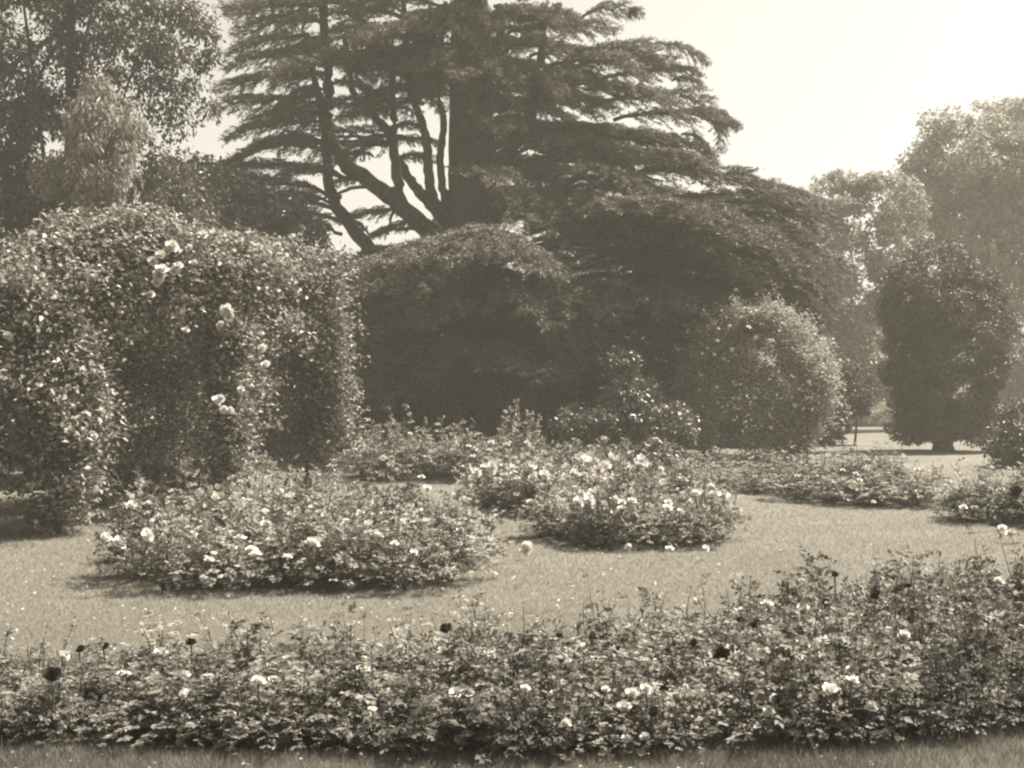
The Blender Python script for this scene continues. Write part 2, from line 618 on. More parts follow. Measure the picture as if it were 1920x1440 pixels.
def plant_bed(key, d, hfun, group, label, dark=False, wid=1.0, inset=0.97):
    poly = BED[key]
    c = poly.mean(0)
    pl = c + (poly - c) * inset if key != 'front' else poly
    for (x, y) in scatter(pl, d):
        sx = abs(x / y * F + CX - 960)
        if sx > 1120 or (key == 'front' and rng.random() < 0.07):
            continue
        h = hfun(x, y) * rng.uniform(0.72, 1.28)
        v = random.choice(VAR)
        t = thing('rose_bush', label, 'rose bush', (x, y, 0.03), rng.uniform(0, 2 * PI), group)
        w = d / 0.27 * 0.68 * wid * rng.uniform(0.9, 1.15)
        t.scale = (w, w, h / 0.34)
        u_ = rng.random()
        pale = 0.2 if key == 'front' else 0.75
        obj('foliage', v[4] if u_ < pale else v[1] if u_ > 0.85 else v[0], t, 'stuff')
        obj('stems', v[2], t)
        t['_h'] = h
        if key == 'front':
            add_buds(t, v, 2)
        BUSHES[key].append((t, v, h))


def front_h(x, y):
    u = x / y * F + CX
    return float(np.interp(u, [0, 500, 900, 1200, 1450, 1700, 1950], [.25, .25, .27, .28, .31, .34, .35])) * (0.92 if y < 6.5 else 1.0)


plant_bed('front', 0.40, front_h, 'low rose bushes of the nearest bed', 'low leafy rose bush packed into the nearest long bed at the lawn edge')
FE = spline([(x, y, 0) for x, y in front_pts], 40)
for i in range(1, len(FE)):
    if rng.random() < 0.15:
        continue
    x, y = FE[i][0] + rng.normal(0, .05), FE[i][1] + rng.uniform(0.02, 0.2)
    v = random.choice(VAR)
    t = thing('rose_bush', '', 'rose bush', (x, y, 0.015), rng.uniform(0, 2 * PI))
    w, h = rng.uniform(0.65, 0.95), rng.uniform(0.14, 0.24)
    t.scale = (w, w, h / 0.34)
    obj('foliage', v[0], t, 'stuff')
    obj('stems', v[2], t)
    BUSHES['front'].append((t, v, h))
plant_bed('oval', 0.56, lambda x, y: 0.46, 'rose bushes of the oval bed', 'leafy rose bush in the oval bed before the big rose arcade', wid=1.05)
plant_bed('near_round', 0.52, lambda x, y: 0.47, 'rose bushes of the round bed on open lawn', 'rose bush in the round bed in the middle of the open lawn')
plant_bed('white', 0.60, lambda x, y: 0.52, 'rose bushes of the white bed', 'rose bush among the white blooms of the bed behind the round bed')
plant_bed('cedar', 0.80, lambda x, y: 0.72, 'rose bushes of the bed by the cedar', 'tall pale rose bush in the deep bed in front of the dark cedar')
plant_bed('arch', 0.66, lambda x, y: 0.36, 'rose bushes before the lone arch', 'rose bush in the small bed before the lone rose arch')
plant_bed('far', 0.74, lambda x, y: 0.42, 'rose bushes of the bed by the open lawn', 'rose bush in the bed beside the bright lawn and the yew')
plant_bed('behind', 0.74, lambda x, y: 0.75, 'rose bushes seen through the arcade', 'lit rose bush seen through the opening of the rose arcade')
plant_bed('edge', 0.66, lambda x, y: 0.42, 'rose bushes of the small corner bed', 'rose bush in the small bed cut off by the picture edge')


def proj(p):
    return (CX + p[0] / p[1] * F, HY - (p[2] - CAM_H) / p[1] * F)


def bloom_at(key, x, y, size_px, kind):
    """put a bloom on the bush whose crown shows nearest to this pixel"""
    best, bd = None, 1e9
    for t, v, h in BUSHES[key]:
        u, w = proj((t.location.x, t.location.y, h * 0.95))
        dd = abs(u - x) + 1.3 * abs(w - y)
        if dd < bd:
            best, bd = (t, h), dd
    t, h = best
    Y = t.location.y - 0.2 * t.scale[0]
    p = px(x, y, Y)
    if p[2] < 0.08:
        Y = CAM_H * F * 0.93 / (y - HY)
        p = px(x, y, Y)
    add_bloom(t, p, size_px / F * Y, kind)
    if p[2] > h * 0.9:
        add_stalk(t, p, min(p[2] - 0.05, p[2] - h * 0.4))
    n = t.get('_n', 0)
    t['_n'] = n + 1
    t['_k'] = kind if n == 0 or t['_k'] == kind else 'mixed'


for x, y, s in [(120, 1230, 24), (305, 1226, 34), (345, 1265, 24), (395, 1270, 26), (485, 1278, 26), (515, 1272, 26), (680, 1258, 34), (678, 1232, 18),
                (795, 1268, 26), (920, 1225, 24), (1060, 1357, 24), (1185, 1298, 22), (1210, 1290, 22), (1370, 1212, 20), (1430, 1220, 22), (1460, 1217, 20),
                (1495, 1213, 26), (1525, 1215, 24), (1505, 1140, 24), (1620, 1158, 20), (1693, 1190, 22), (1855, 1162, 20), (1595, 1255, 22), (1595, 1275, 26),
                (1550, 1290, 30), (1450, 1308, 18), (1440, 1335, 26), (1175, 1385, 26), (1208, 1380, 22), (240, 1265, 26), (555, 1260, 22), (350, 1300, 22),
                (1135, 1292, 18), (1520, 1168, 20), (1690, 1195, 18), (1055, 1278, 18), (985, 1290, 20), (1285, 1290, 18), (700, 1330, 18)]:
    bloom_at('front', x, y, s, 'pale')
for x, y, s in [(855, 1297, 24), (877, 1297, 24)]:
    bloom_at('front', x, y, s, 'open')
for x, y, s in [(100, 1265, 34), (150, 1216, 20), (195, 1212, 22), (360, 1205, 22), (838, 1177, 24), (950, 1222, 24), (1050, 1195, 20), (1110, 1195, 22),
                (1350, 1225, 32), (1410, 1170, 28), (1300, 1205, 24), (1455, 1310, 24), (1640, 1115, 22), (1220, 1335, 30), (1480, 1165, 20), (1545, 1130, 22),
                (1380, 1165, 18), (1700, 1100, 22), (1565, 1080, 18), (1160, 1220, 20), (1250, 1225, 22), (930, 1110, 0.1)][:-1]:
    bloom_at('front', x, y, s, 'dark')
for x, y, s in [(200, 1010, 26), (225, 1018, 30), (278, 1005, 24), (350, 1028, 22), (500, 985, 26), (405, 935, 20), (455, 950, 20), (545, 935, 26), (515, 960, 18), (300, 995, 28),
                (585, 1020, 28), (675, 1008, 18), (710, 1005, 20), (800, 1000, 20), (740, 1020, 18), (800, 915, 18), (620, 955, 22), (560, 970, 20), (480, 1040, 20), (880, 1010, 18),
                (370, 985, 20), (650, 980, 18), (430, 1000, 18), (540, 1045, 16)]:
    bloom_at('oval', x, y, s, 'pale')
for x, y, s in [(1083, 945, 24), (1140, 962, 26), (1165, 955, 18), (1185, 955, 22), (1185, 940, 20), (1110, 925, 24), (1300, 945, 26), (1357, 930, 26), (1305, 925, 18), (1112, 1004, 18), (1148, 1000, 16),
                (1180, 1025, 14), (988, 1028, 26), (1255, 1028, 14), (1322, 1028, 14), (1215, 950, 20), (1230, 975, 16), (1275, 960, 16)]:
    bloom_at('near_round', x, y, s, 'pale')


def crown_blooms(key, lam, s0, s1):
    """blooms riding on top of the bushes"""
    for t, v, h in BUSHES[key]:
        for k in range(rng.poisson(lam)):
            a, r = rng.uniform(0, 2 * PI), math.sqrt(rng.uniform(0, 0.8))
            w = 0.27 * t.scale[0]
            p = (t.location.x + r * w * math.cos(a), t.location.y + r * w * math.sin(a), 0.03 + h * (1 - 0.45 * r ** 2.5) * rng.uniform(0.97, 1.15) + 0.015)
            add_bloom(t, p, rng.uniform(s0, s1), 'pale')
            n = t.get('_n', 0)
            t['_n'] = n + 1
            t['_k'] = 'pale' if n == 0 or t['_k'] == 'pale' else 'mixed'


crown_blooms('white', 9.0, 0.11, 0.19)
crown_blooms('near_round', 1.3, 0.08, 0.14)
crown_blooms('oval', 2.0, 0.06, 0.10)
crown_blooms('cedar', 1.6, 0.06, 0.1)
crown_blooms('front', 0.22, 0.05, 0.075)
crown_blooms('far', 0.7, 0.05, 0.09)
crown_blooms('behind', 1.2, 0.06, 0.1)
for k in range(40):
    bloom_at('cedar', rng.uniform(600, 990), rng.uniform(822, 895), rng.uniform(8, 14), 'pale')
for x, y, s in [(690, 885, 12), (740, 880, 12), (715, 893, 12), (790, 895, 12), (830, 880, 10), (655, 880, 10), (880, 890, 10), (765, 870, 10), (975, 870, 20), (1030, 868, 20), (950, 880, 14)]:
    bloom_at('cedar', x, y, s, 'pale')
for k in range(14):
    bloom_at('arch', rng.uniform(1310, 1540), rng.uniform(890, 915), rng.uniform(9, 14), 'pale')
for k in range(16):
    bloom_at('far', rng.uniform(1550, 1770), rng.uniform(880, 945), rng.uniform(9, 14), 'pale')
for x, y, s in [(1805, 952, 14), (1828, 953, 14), (1880, 990, 16), (1890, 960, 14), (1895, 1000, 18)]:
    bloom_at('edge', x, y, s, 'pale')
bloom_at('edge', 1903, 922, 30, 'dark')

# bushes that show blooms say so; alike ones are counted along their bed
ORD = ['first', 'second', 'third', 'fourth', 'fifth', 'sixth', 'seventh', 'eighth', 'ninth', 'tenth', 'eleventh', 'twelfth', 'thirteenth', 'fourteenth', 'fifteenth', 'sixteenth', 'seventeenth', 'eighteenth', 'nineteenth', 'twentieth', 'twenty-first', 'twenty-second', 'twenty-third', 'twenty-fourth', 'twenty-fifth', 'twenty-sixth', 'twenty-seventh', 'twenty-eighth', 'twenty-ninth', 'thirtieth', 'thirty-first', 'thirty-second', 'thirty-third', 'thirty-fourth', 'thirty-fifth', 'thirty-sixth', 'thirty-seventh', 'thirty-eighth', 'thirty-ninth', 'fortieth']
WHERE = {'front': 'nearest long bed', 'oval': 'oval bed', 'near_round': 'round lawn bed', 'white': 'white-flowered bed', 'cedar': 'bed before the cedar', 'arch': "lone arch's bed",
         'far': 'bed beside the bright lawn', 'edge': 'small corner bed', 'behind': 'bed seen through the arcade'}
LOOK = {'pale': ('one pale bloom', 'pale blooms'), 'dark': ('one dark bloom', 'dark blooms'), 'open': ('an open dark-eyed bloom', 'two open dark-eyed blooms'), 'mixed': ('pale and dark blooms',) * 2}
for key, where in WHERE.items():
    kinds = {}
    for t, v, h in BUSHES[key]:
        n = t.get('_n', 0)
        if n:
            kinds.setdefault(LOOK[t['_k']][0 if n == 1 else 1], []).append(t)
        else:
            near = [u.location.y for u, _, _ in BUSHES[key] if abs(u.location.x / u.location.y - t.location.x / t.location.y) < 0.06]
            lo, hi = min(near), max(near)
            f = (t.location.y - lo) / max(hi - lo, 0.01)
            row = 'front edge' if f < 0.34 else 'back edge' if f > 0.66 else 'middle'
            t['label'] = 'leafy rose bush without blooms in the %s of the %s' % (row, where)
            t['group'] = 'bloomless rose bushes, %s of the %s' % (row, where)
        for k in ('_n', '_k', '_h'):
            if k in t:
                del t[k]
    for w, ts in kinds.items():
        ts.sort(key=lambda t: t.location.x / t.location.y)
        for i, t in enumerate(ts):
            t['group'] = 'rose bushes with %s in the %s' % (w, where)
            if len(ts) == 1:
                t['label'] = 'the only rose bush with %s in the %s' % (w, where)
            elif i < len(ORD):
                t['label'] = 'bush with %s, %s from left in the %s' % (w, ORD[i], where)
            else:
                t['label'] = 'bush with %s near the right end of the %s' % (w, where)

# ------------------------------------------------------------------ climbing roses on arches
def leaf_cloud(mb, C, n_per, spread, size, up=0.5, out=None, droop=-0.25):
    """compound-looking leaf sprays about the points C"""
    n = len(C) * n_per
    P = np.repeat(C, n_per, 0) + rng.standard_normal((n, 3)) * np.asarray(spread)
    D = rng.standard_normal((n, 3)) * [1, 1, 0.5]
    D[:, 2] += droop
    if out is not None:
        D += np.repeat(out, n_per, 0) * 0.7
    N = rng.standard_normal((n, 3)) * 0.55
    N[:, 2] += up + 0.5
    if out is not None:
        N += np.repeat(out, n_per, 0) * 0.5
    L = size * rng.uniform(0.6, 1.25, n)
    mb.leaves(P, D, N, L, L * 0.62)


def hoop_path(a, b, z_top, n=17):
    """post, semicircle, post between the ground points a and b"""
    a, b = np.array([*a, 0.0]), np.array([*b, 0.0])
    half = np.linalg.norm(b - a) / 2
    c = (a + b) / 2
    u = unit(b - a)
    z0 = z_top - half
    pts = [a, a + [0, 0, z0 * .5]]
    for t in np.linspace(PI, 0, n):
        pts.append(c + u * half * math.cos(t) + np.array([0, 0, z0 + half * math.sin(t)]))
    pts += [b + [0, 0, z0 * .5], b]
    return np.array(pts)


# the arcade: front row D A B C, back row behind it
FR = [np.array(p) for p in [(-7.3, 13.4), (-5.65, 15.4), (-4.15, 18.0), (-3.45, 21.0)]]
perp = np.array([-0.86, 0.5]) * 2.6
BK = [p + perp for p in FR]
arc = thing('rose_arcade', 'huge overgrown arcade of arches smothered in climbing roses with dark openings', 'rose arch', (-4.9, 16.7, 0))
o0 = np.array([-4.9, 16.7, 0])


def part(mb, name, mats, parent, origin, kind=None, smooth=False):
    me = mb.mesh(name, mats, smooth)
    me.transform(Matrix.Translation([-float(q) for q in origin]))
    return obj(name, me, parent, kind)


for a, b in [(0, 1), (1, 2), (2, 3)]:
    m = MB()
    m.tube(hoop_path(FR[a], FR[b], 3.3), 0.025, 6)
    part(m, 'hoop', [M['timber']], arc, o0)
    m = MB()
    m.tube(hoop_path(BK[a], BK[b], 3.3), 0.025, 6)
    part(m, 'hoop', [M['timber']], arc, o0)
for p in FR + BK:
    m = MB()
    m.tube([(p[0], p[1], -0.05), (p[0], p[1], 1.5), (p[0], p[1], 3.2)], 0.055, 8)
    part(m, 'post', [M['timber']], arc, o0)
fo = MB()


NK = rng.standard_normal((14, 3)) * 2.6
NP = rng.uniform(0, 2 * PI, 14)


def lumps(p):
    """smooth pseudo-noise about 0 with swells of half a metre to a metre"""
    return np.sin(np.asarray(p) @ NK.T + NP).mean(-1) * 3.0


def front_cover(P0, P1, n, thick, leg=0.42, apex=2.35, top=3.75, bare=0.6, ragged=0.22):
    """clump centres over one bay: legs, spandrels and top; the opening stays free"""
    C = []
    P0, P1 = np.array(P0, float), np.array(P1, float)
    L = np.linalg.norm(P1 - P0)
    nrm = np.array([-(P1 - P0)[1], (P1 - P0)[0]]) / L
    while len(C) < n:
        s = rng.uniform(0, 1)
        z = rng.uniform(0.08, top)
        q = P0 + (P1 - P0) * s
        lu = float(lumps((q[0], q[1], z)))
        d = abs(s - 0.5) * 2          # 1 at the posts
        hw = 1 - leg / L * 1.5 - 0.18 * lu
        edge = apex * math.sqrt(max(0, 1 - (d / max(hw, .1)) ** 2)) if d < hw else 0
        if z < edge + rng.normal(0, ragged) - 0.3 * lu:
            continue
        if z < bare and rng.random() < 0.4:
            continue
        if lu < -0.55 and rng.random() < 0.7:
            continue
        off = rng.normal(0, thick) + 0.28 * lu * (1 if nrm[1] < 0 else -1)
        C.append((q[0] + nrm[0] * off, q[1] + nrm[1] * off, z))
    return np.array(C)


C1 = front_cover(FR[1], FR[2], 380, 0.18, leg=0.36, apex=2.6, bare=0.9, ragged=0.14)
C2 = front_cover(FR[2], FR[3], 380, 0.18, leg=0.36, apex=2.6, top=4.15, bare=0.5, ragged=0.16)
C0 = front_cover(FR[0], FR[1], 500, 0.3, leg=0.75, apex=1.5, top=3.4, bare=0)
CB = np.concatenate([front_cover(BK[i], BK[i + 1], 700, 0.5, apex=ap, bare=0) for i, ap in ((0, 0.3), (1, 0.7), (2, 0.7))])
# roof between the rows
roof = []
while len(roof) < 2600:
    i = rng.integers(0, 3)
    s, w = rng.uniform(0, 1), rng.uniform(-0.15, 1.1)
    q = FR[i] + (FR[i + 1] - FR[i]) * s + perp * w
    zt = (2.6, 3.0, 3.6)[i] + (0.0, 0.2, 0.1)[i] * s + 0.3 * math.sin(PI * min(1, max(0, w + .1))) + (0.25, 0.75, 0.1)[i] * math.sin(s * PI) * (1 - 0.8 * min(1, max(0, w)))
    lu = float(lumps((q[0], q[1], zt)))
    if lu < -0.6:
        continue
    roof.append((q[0], q[1], zt + 0.15 * lu + rng.normal(0, 0.13)))
roof = np.array(roof)
# the rounded far end beyond C
end = []
while len(end) < 300:
    a = rng.uniform(-0.9, 2.2)
    z = rng.uniform(0.9, 4.0)
    r = 0.36 * min(1, z / 1.6) + 0.1 - 0.2 * max(0, z - 3.3)
    p = (FR[3][0] + r * math.cos(a) * 0.9, FR[3][1] + r * math.sin(a), z)
    lu = float(lumps(p))
    if lu < -0.6:
        continue
    end.append((p[0] + 0.14 * lu + rng.normal(0, .1), p[1] + rng.normal(0, .15), z))
end = np.array(end)
leg = []
for p, r in ((FR[1], 0.42), (FR[0], 0.6), (FR[2], 0.3), (FR[3], 0.34)):
    for k in range(210):
        z = rng.uniform(0.08, 2.9)
        lu = float(lumps((p[0], p[1], z * 1.3)))
        rr = r * (0.85 + 0.6 * lu) * (0.4 if (p is FR[2] and z < 1.1) else 1) * rng.uniform(0.6, 1.15)
        a = rng.uniform(0, 2 * PI)
        leg.append((p[0] + rr * math.cos(a), p[1] + rr * math.sin(a), z))
leg = np.array(leg)


def clear_openings(C):
    """keep the two arched ways through the arcade open"""
    keep = np.ones(len(C), bool)
    for i, sc_, hw_, ap in ((1, 0.6, 0.31, 2.6), (2, 0.64, 0.3, 2.65), (0, 0.55, 0.3, 1.8)):
        d = FR[i + 1] - FR[i]
        r = C[:, :2] - FR[i]
        M2 = np.linalg.inv(np.stack([d, perp], 1))
        sw = r @ M2.T
        e = ((sw[:, 0] - sc_) / hw_) ** 2 + (np.maximum(C[:, 2] - ap * 0.45, 0) / (ap * 0.55)) ** 2
        lim = 1 + 0.3 * lumps(C) + rng.normal(0, 0.1, len(C))
        keep &= ~((e < lim) & (sw[:, 1] > -0.6) & (sw[:, 1] < 0.75))
    return C[keep]


C0, C1, C2, leg, end = [clear_openings(q) for q in (C0, C1, C2, leg, end)]
CB = CB[CB[:, 2] > np.where(CB[:, 0] < -7.3, 0.1, 0.75)]
for C, n_per in ((C1, 34), (C2, 34), (C0, 34), (CB, 30), (roof, 34), (end, 30), (leg, 24)):
    out = unit(rng.standard_normal((len(C), 3)) * [1, 1, 0.5] + [0.2, -0.5, 0])
    leaf_cloud(fo, C, n_per, (0.12, 0.12, 0.085), 0.085, out=out)
part(fo, 'foliage', [M['climber_leaf']], arc, o0, 'stuff')
# long shoots standing out of the top and sides
sh, shl = MB(), MB()
for k in range(170):
    c = roof[rng.integers(0, len(roof))] if k < 110 else end[rng.integers(0, len(end))]
    d = unit(rng.standard_normal(3) * [1, 1, .35] + [0, 0, 0.45] if k < 110 else rng.standard_normal(3) * .5 + [0.9, -0.2, 0.1])
    L = rng.uniform(0.2, 0.42) if k < 110 else rng.uniform(0.25, 0.5)
    path = spline([c, c + d * L * .6, c + d * L + [0, 0, -0.3 * L]], 8)
    sh.tube(path, 0.006, 4)
    leaf_cloud(shl, path[2:], 5, (0.05, 0.05, 0.04), 0.075)
part(sh, 'shoots', [M['cane']], arc, o0, 'stuff')
part(shl, 'shoot_leaves', [M['climber_leaf']], arc, o0, 'stuff')


def child_bloom(parent, origin, p, size, tilt=60):
    b = bpy.data.objects.new('bloom', random.choice(PALE))
    COL.objects.link(b)
    b.parent = parent
    b.location = [float(q) for q in (np.array(p) - origin)]
    b.scale = (size / 2,) * 3
    b.rotation_euler = (R(tilt + rng.normal(0, 15)), 0, rng.normal(0, 0.5))


for x, y, Y, s in [(297, 515, 16.3, 26), (299, 527, 16.3, 26), (303, 505, 16.3, 22), (322, 462, 16.5, 24), (316, 468, 16.5, 20), (300, 478, 16.4, 20), (285, 490, 16.4, 18), (282, 553, 16.3, 18),
                (335, 500, 16.5, 20), (325, 508, 16.5, 18), (362, 494, 16.7, 16), (355, 465, 16.7, 16), (425, 583, 17.4, 24), (430, 592, 17.4, 22), (415, 611, 17.4, 20), (348, 619, 16.8, 14),
                (405, 752, 17.3, 20), (413, 748, 17.3, 18), (420, 768, 17.4, 16), (432, 770, 17.4, 16), (493, 655, 17.9, 20), (499, 685, 17.9, 20), (452, 730, 17.6, 14), (15, 630, 14.6, 18),
                (290, 440, 16.8, 18), (330, 432, 17, 18), (380, 440, 17.3, 16), (178, 818, 15.0, 14), (520, 460, 18.6, 14)]:
    child_bloom(arc, o0, px(x, y, Y - 0.25), s / F * Y)

# the lone arch at the right
la = thing('rose_arch', 'lone round-topped garden arch covered in climbing roses standing before the cedar', 'rose arch', (6.15, 31.2, 0))
o1 = np.array([6.15, 31.2, 0])
hw, ztop = 1.52, 3.75
ax = unit(np.array([1.0, -0.12]))
ay = np.array([0.12, 1.0])
for dy in (0.0, 0.9, 1.8):
    m = MB()
    c = o1[:2] + ay * dy
    m.tube(hoop_path(c - ax * (hw - .25), c + ax * (hw - .25), ztop - .3), 0.03, 6)
    part(m, 'hoop', [M['timber']], la, o1)
lf = MB()
C = []
RX, RZ, ZC = 1.62, 2.0, 1.8           # the outline of the grown-over arch
for k in range(1500):                 # the shell
    a = rng.uniform(-0.75, PI + 0.75)
    dy = rng.uniform(-0.25, 2.0)
    u, z = RX * math.cos(a), ZC + RZ * math.sin(a)
    if z < 0.1:
        continue
    q = o1[:2] + ax * (u * rng.uniform(0.9, 1.06)) + ay * dy
    p = np.array([q[0], q[1], z])
    C.append(p + np.array([0.32 * np.sign(u), 0, 0.28]) * float(lumps(p)) + rng.normal(0, .06, 3))
for k in range(1250):                 # hanging growth over the near face
    u = rng.uniform(-RX, RX)
    z = rng.uniform(0.15, ZC + RZ)
    if (u / RX) ** 2 + ((z - ZC) / RZ) ** 2 > 1:
        continue
    lu = float(lumps((u, 3.0, z)))
    if z < 1.3 - 0.8 * abs(u + 0.7) and abs(u + 0.7) < 0.36:
        continue
    if lu < -0.45 and rng.random() < 0.75:
        continue
    q = o1[:2] + ax * u + ay * (rng.normal(-0.15, 0.18) - 0.35 * lu)
    C.append((q[0], q[1], z))
C = np.array(C)
C[:, 2] = np.maximum(C[:, 2], 0.1)
leaf_cloud(lf, C, 26, (0.12, 0.12, 0.09), 0.085, out=unit(rng.standard_normal((len(C), 3)) * .8 + [0.3, -0.6, 0.2]))
for k in range(230):
    a = rng.uniform(-0.3, PI + 0.3)
    q = o1[:2] + ax * (RX * math.cos(a)) + ay * rng.uniform(-.2, 1)
    c = np.array([q[0], q[1], ZC + RZ * math.sin(a)])
    d = unit(np.array([math.cos(a), -0.2, math.sin(a)]) + rng.standard_normal(3) * .4)
    leaf_cloud(lf, c + d * np.linspace(0.1, rng.uniform(.25, .8), 7)[:, None] - np.array([0, 0, .12]) * np.linspace(0, 1, 7)[:, None] ** 2, 4, .045, 0.08)
part(lf, 'foliage', [M['arch_leaf']], la, o1, 'stuff')
for k in range(46):
    u, z = rng.uniform(-hw * .95, hw * .95), rng.uniform(0.5, ztop - .1)
    if z > ztop - hw and (u ** 2 + (z - ztop + hw) ** 2) > hw ** 2:
        continue
    q = o1[:2] + ax * u + ay * -0.6
    child_bloom(la, o1, (q[0], q[1], z), rng.uniform(0.06, 0.11))

# ------------------------------------------------------------------ the cedar
CY, CXm = 38.0, -1.2
co = np.array([CXm, CY, 0])
cedar = thing('cedar_tree', 'giant dark cedar with layered flat boughs and a thick forked trunk', 'tree', co)
tr = MB()
tp = spline([px(893, 800, CY), px(888, 560, CY), px(886, 400, CY), px(884, 200, CY), px(880, 0, CY), px(878, -250, CY)], 22)
tp[0][2] = -0.1
trr = np.interp(np.linspace(0, 1, 22), [0, 0.08, 0.4, 0.75, 1], [1.15, 0.95, 0.78, 0.62, 0.2])
tr.tube(tp, trr, 18, rough=0.05)
part(tr, 'trunk', [M['bark']], cedar, co, smooth=True)
LIMBS = [
    ([(850, 470, 0), (800, 430, -.4), (755, 390, -.6), (700, 345, -.8), (650, 308, -1), (622, 262, -1), (612, 215, -1), (615, 150, -1), (608, 60, -1), (600, -60, -1)], 0.30, 0.13),
    ([(765, 398, -.6), (747, 360, -.5), (742, 310, -.3), (736, 262, 0), (736, 215, 0), (732, 140, .2), (722, 40, .3)], 0.19, 0.09),
    ([(840, 420, 0), (800, 375, .2), (768, 338, .4), (748, 300, .4)], 0.2, 0.13),
    ([(738, 262, .1), (700, 215, .3), (668, 182, .5), (650, 120, .5), (640, 40, .5)], 0.15, 0.07),
    ([(850, 410, 0), (812, 372, -.5), (802, 320, -.8), (800, 265, -.9), (790, 225, -1), (772, 180, -1), (760, 90, -1), (755, 0, -1)], 0.18, 0.08),
    ([(845, 400, 0), (829, 345, -.4), (825, 290, -.6), (832, 235, -.7), (822, 175, -.8), (828, 80, -.8), (835, 0, -.8)], 0.14, 0.07),
    ([(760, 560, .5), (700, 478, .5), (655, 420, .5), (622, 372, .5), (614, 310, .4), (606, 230, .4), (590, 150, .4), (575, 60, .4)], 0.26, 0.08),
    ([(880, 380, 0), (940, 300, -.5), (985, 240, -1), (1010, 150, -1.5), (1020, 40, -1.5)], 0.3, 0.1),
    ([(890, 430, 0), (980, 380, .5), (1070, 340, 1), (1130, 290, 1.2)], 0.28, 0.06),
    ([(885, 330, 0), (900, 250, -1), (925, 150, -1.5), (940, 40, -2)], 0.25, 0.1),
    ([(885, 500, 0), (980, 470, -1), (1100, 450, -2), (1200, 430, -2.5)], 0.24, 0.06),
    ([(735, 268, 0), (660, 268, -.3), (600, 264, -.5), (540, 262, -.6), (470, 275, -.6)], 0.11, 0.04),
    ([(690, 345, -.7), (650, 355, -.8), (620, 368, -.8), (580, 375, -.8)], 0.06, 0.03),
    ([(792, 425, -.4), (730, 432, -.6), (690, 445, -.8)], 0.06, 0.03),
    ([(733, 350, .2), (736, 395, .3), (728, 440, .3)], 0.05, 0.04),
    ([(895, 640, -.4), (820, 700, -1.5), (760, 712, -2.2), (700, 705, -2.8)], 0.16, 0.05),
]
limb_pts = []
for path, r0, r1 in LIMBS:
    m = MB()
    pts = spline([px(x, y, CY + dy) for x, y, dy in path], 4 * len(path))
    pts[1:-1] += rng.standard_normal((len(pts) - 2, 3)) * 0.025
    m.tube(pts, np.linspace(r0, r1, len(pts)), 10, rough=0.05)
    part(m, 'limb', [M['bark']], cedar, co, smooth=True)
    limb_pts.append(pts)


def bough_variant(L=4.0, sag=0.55):
    """a flat cedar bough along +X: branch, side branchlets in a plate, needle tufts above them"""
    m = MB()
    n = 12
    t = np.linspace(0, 1, n)
    wig = np.cumsum(rng.standard_normal(n) * 0.05)
    axis = np.stack([L * t, wig, 0.25 * np.sin(t * PI * .8) - sag * t ** 2.2 + rng.normal(0, .03, n)], 1)
    m.tube(axis, np.linspace(0.07, 0.012, n), 5, mi=1)
    P, A = [], []
    nb = 54
    for k in range(nb):
        s = 0.1 + 0.9 * (k + rng.uniform(0, 1)) / nb
        i = min(int(s * (n - 1)), n - 2)
        p0 = axis[i] + (axis[i + 1] - axis[i]) * (s * (n - 1) - i)
        side = 1 if k % 2 else -1
        ang = side * rng.uniform(0.55, 1.2)
        ln = (0.3 + 1.35 * math.sin(PI * min(1, s * 0.85 + 0.12)) ** 1.2) * rng.uniform(0.55, 1.1)
        mm = max(4, int(ln / 0.055))
        u = np.linspace(0.05, 1, mm)
        bend = side * rng.uniform(-0.5, 0.1)
        a = ang + bend * u
        step = ln / mm
        q = np.stack([np.cumsum(np.cos(a)) * step, np.cumsum(np.sin(a)) * step, -0.22 * u ** 2 * ln + rng.uniform(-.05, .12) + 0.05 * np.sin(u * 9 + k)], 1) + p0
        P.append(q)
        A.append(np.stack([np.cos(a), np.sin(a), -0.3 * u], 1))
        m.tube(q[[0, mm // 2, mm - 1]], [0.014, 0.01, 0.004], 3, mi=1)
    P.append(axis[2:])
    A.append(np.gradient(axis, axis=0)[2:])
    P, A = np.concatenate(P), unit(np.concatenate(A))
    for rep in range(5):
        n = len(P)
        p = P + rng.standard_normal((n, 3)) * [0.035, 0.035, 0.015]
        d = unit(A * 0.5 + rng.standard_normal((n, 3)) * [0.7, 0.7, 0.3] + [0, 0, 0.12 if rep < 4 else -0.5])
        s = unit(np.cross(d, rng.standard_normal((n, 3)) * 0.5 + [0, 0, 1]))
        m.blades(p, d, s, rng.uniform(0.07, 0.15, n), rng.uniform(0.022, 0.045, n))
    return m.mesh('bough', [M['needle'], M['bark']])


BOUGH = [bough_variant() for i in range(6)]
DROOP = [bough_variant(sag=1.3) for i in range(5)]


def bough(base, tip, droop=0.0, width=1.0, roll=None, flat=False):
    base, tip = np.asarray(base, float), np.asarray(tip, float)
    near = tip[1] < base[1] - 0.3 * np.linalg.norm(tip - base)
    near = near and not flat
    if near:
        tip = tip + [0, 0, 0.10 * np.linalg.norm(tip - base)]
    d = tip - base
    L = np.linalg.norm(d)
    b = bpy.data.objects.new('bough', random.choice(DROOP if near else BOUGH))
    COL.objects.link(b)
    b.parent = cedar
    b.location = [float(q) for q in base - co]
    az = math.atan2(d[1], d[0])
    el = math.asin(d[2] / L)
    r = rng.normal(0, 0.12) if roll is None else roll
    b.rotation_euler = (Matrix.Rotation(az, 3, 'Z') @ Matrix.Rotation(-el, 3, 'Y') @ Matrix.Rotation(r, 3, 'X')).to_euler()
    s = L / 4.0
    b.scale = (s, max(s, 0.6) * width * rng.uniform(0.75, 1.1), 0.6 + 0.4 * s)


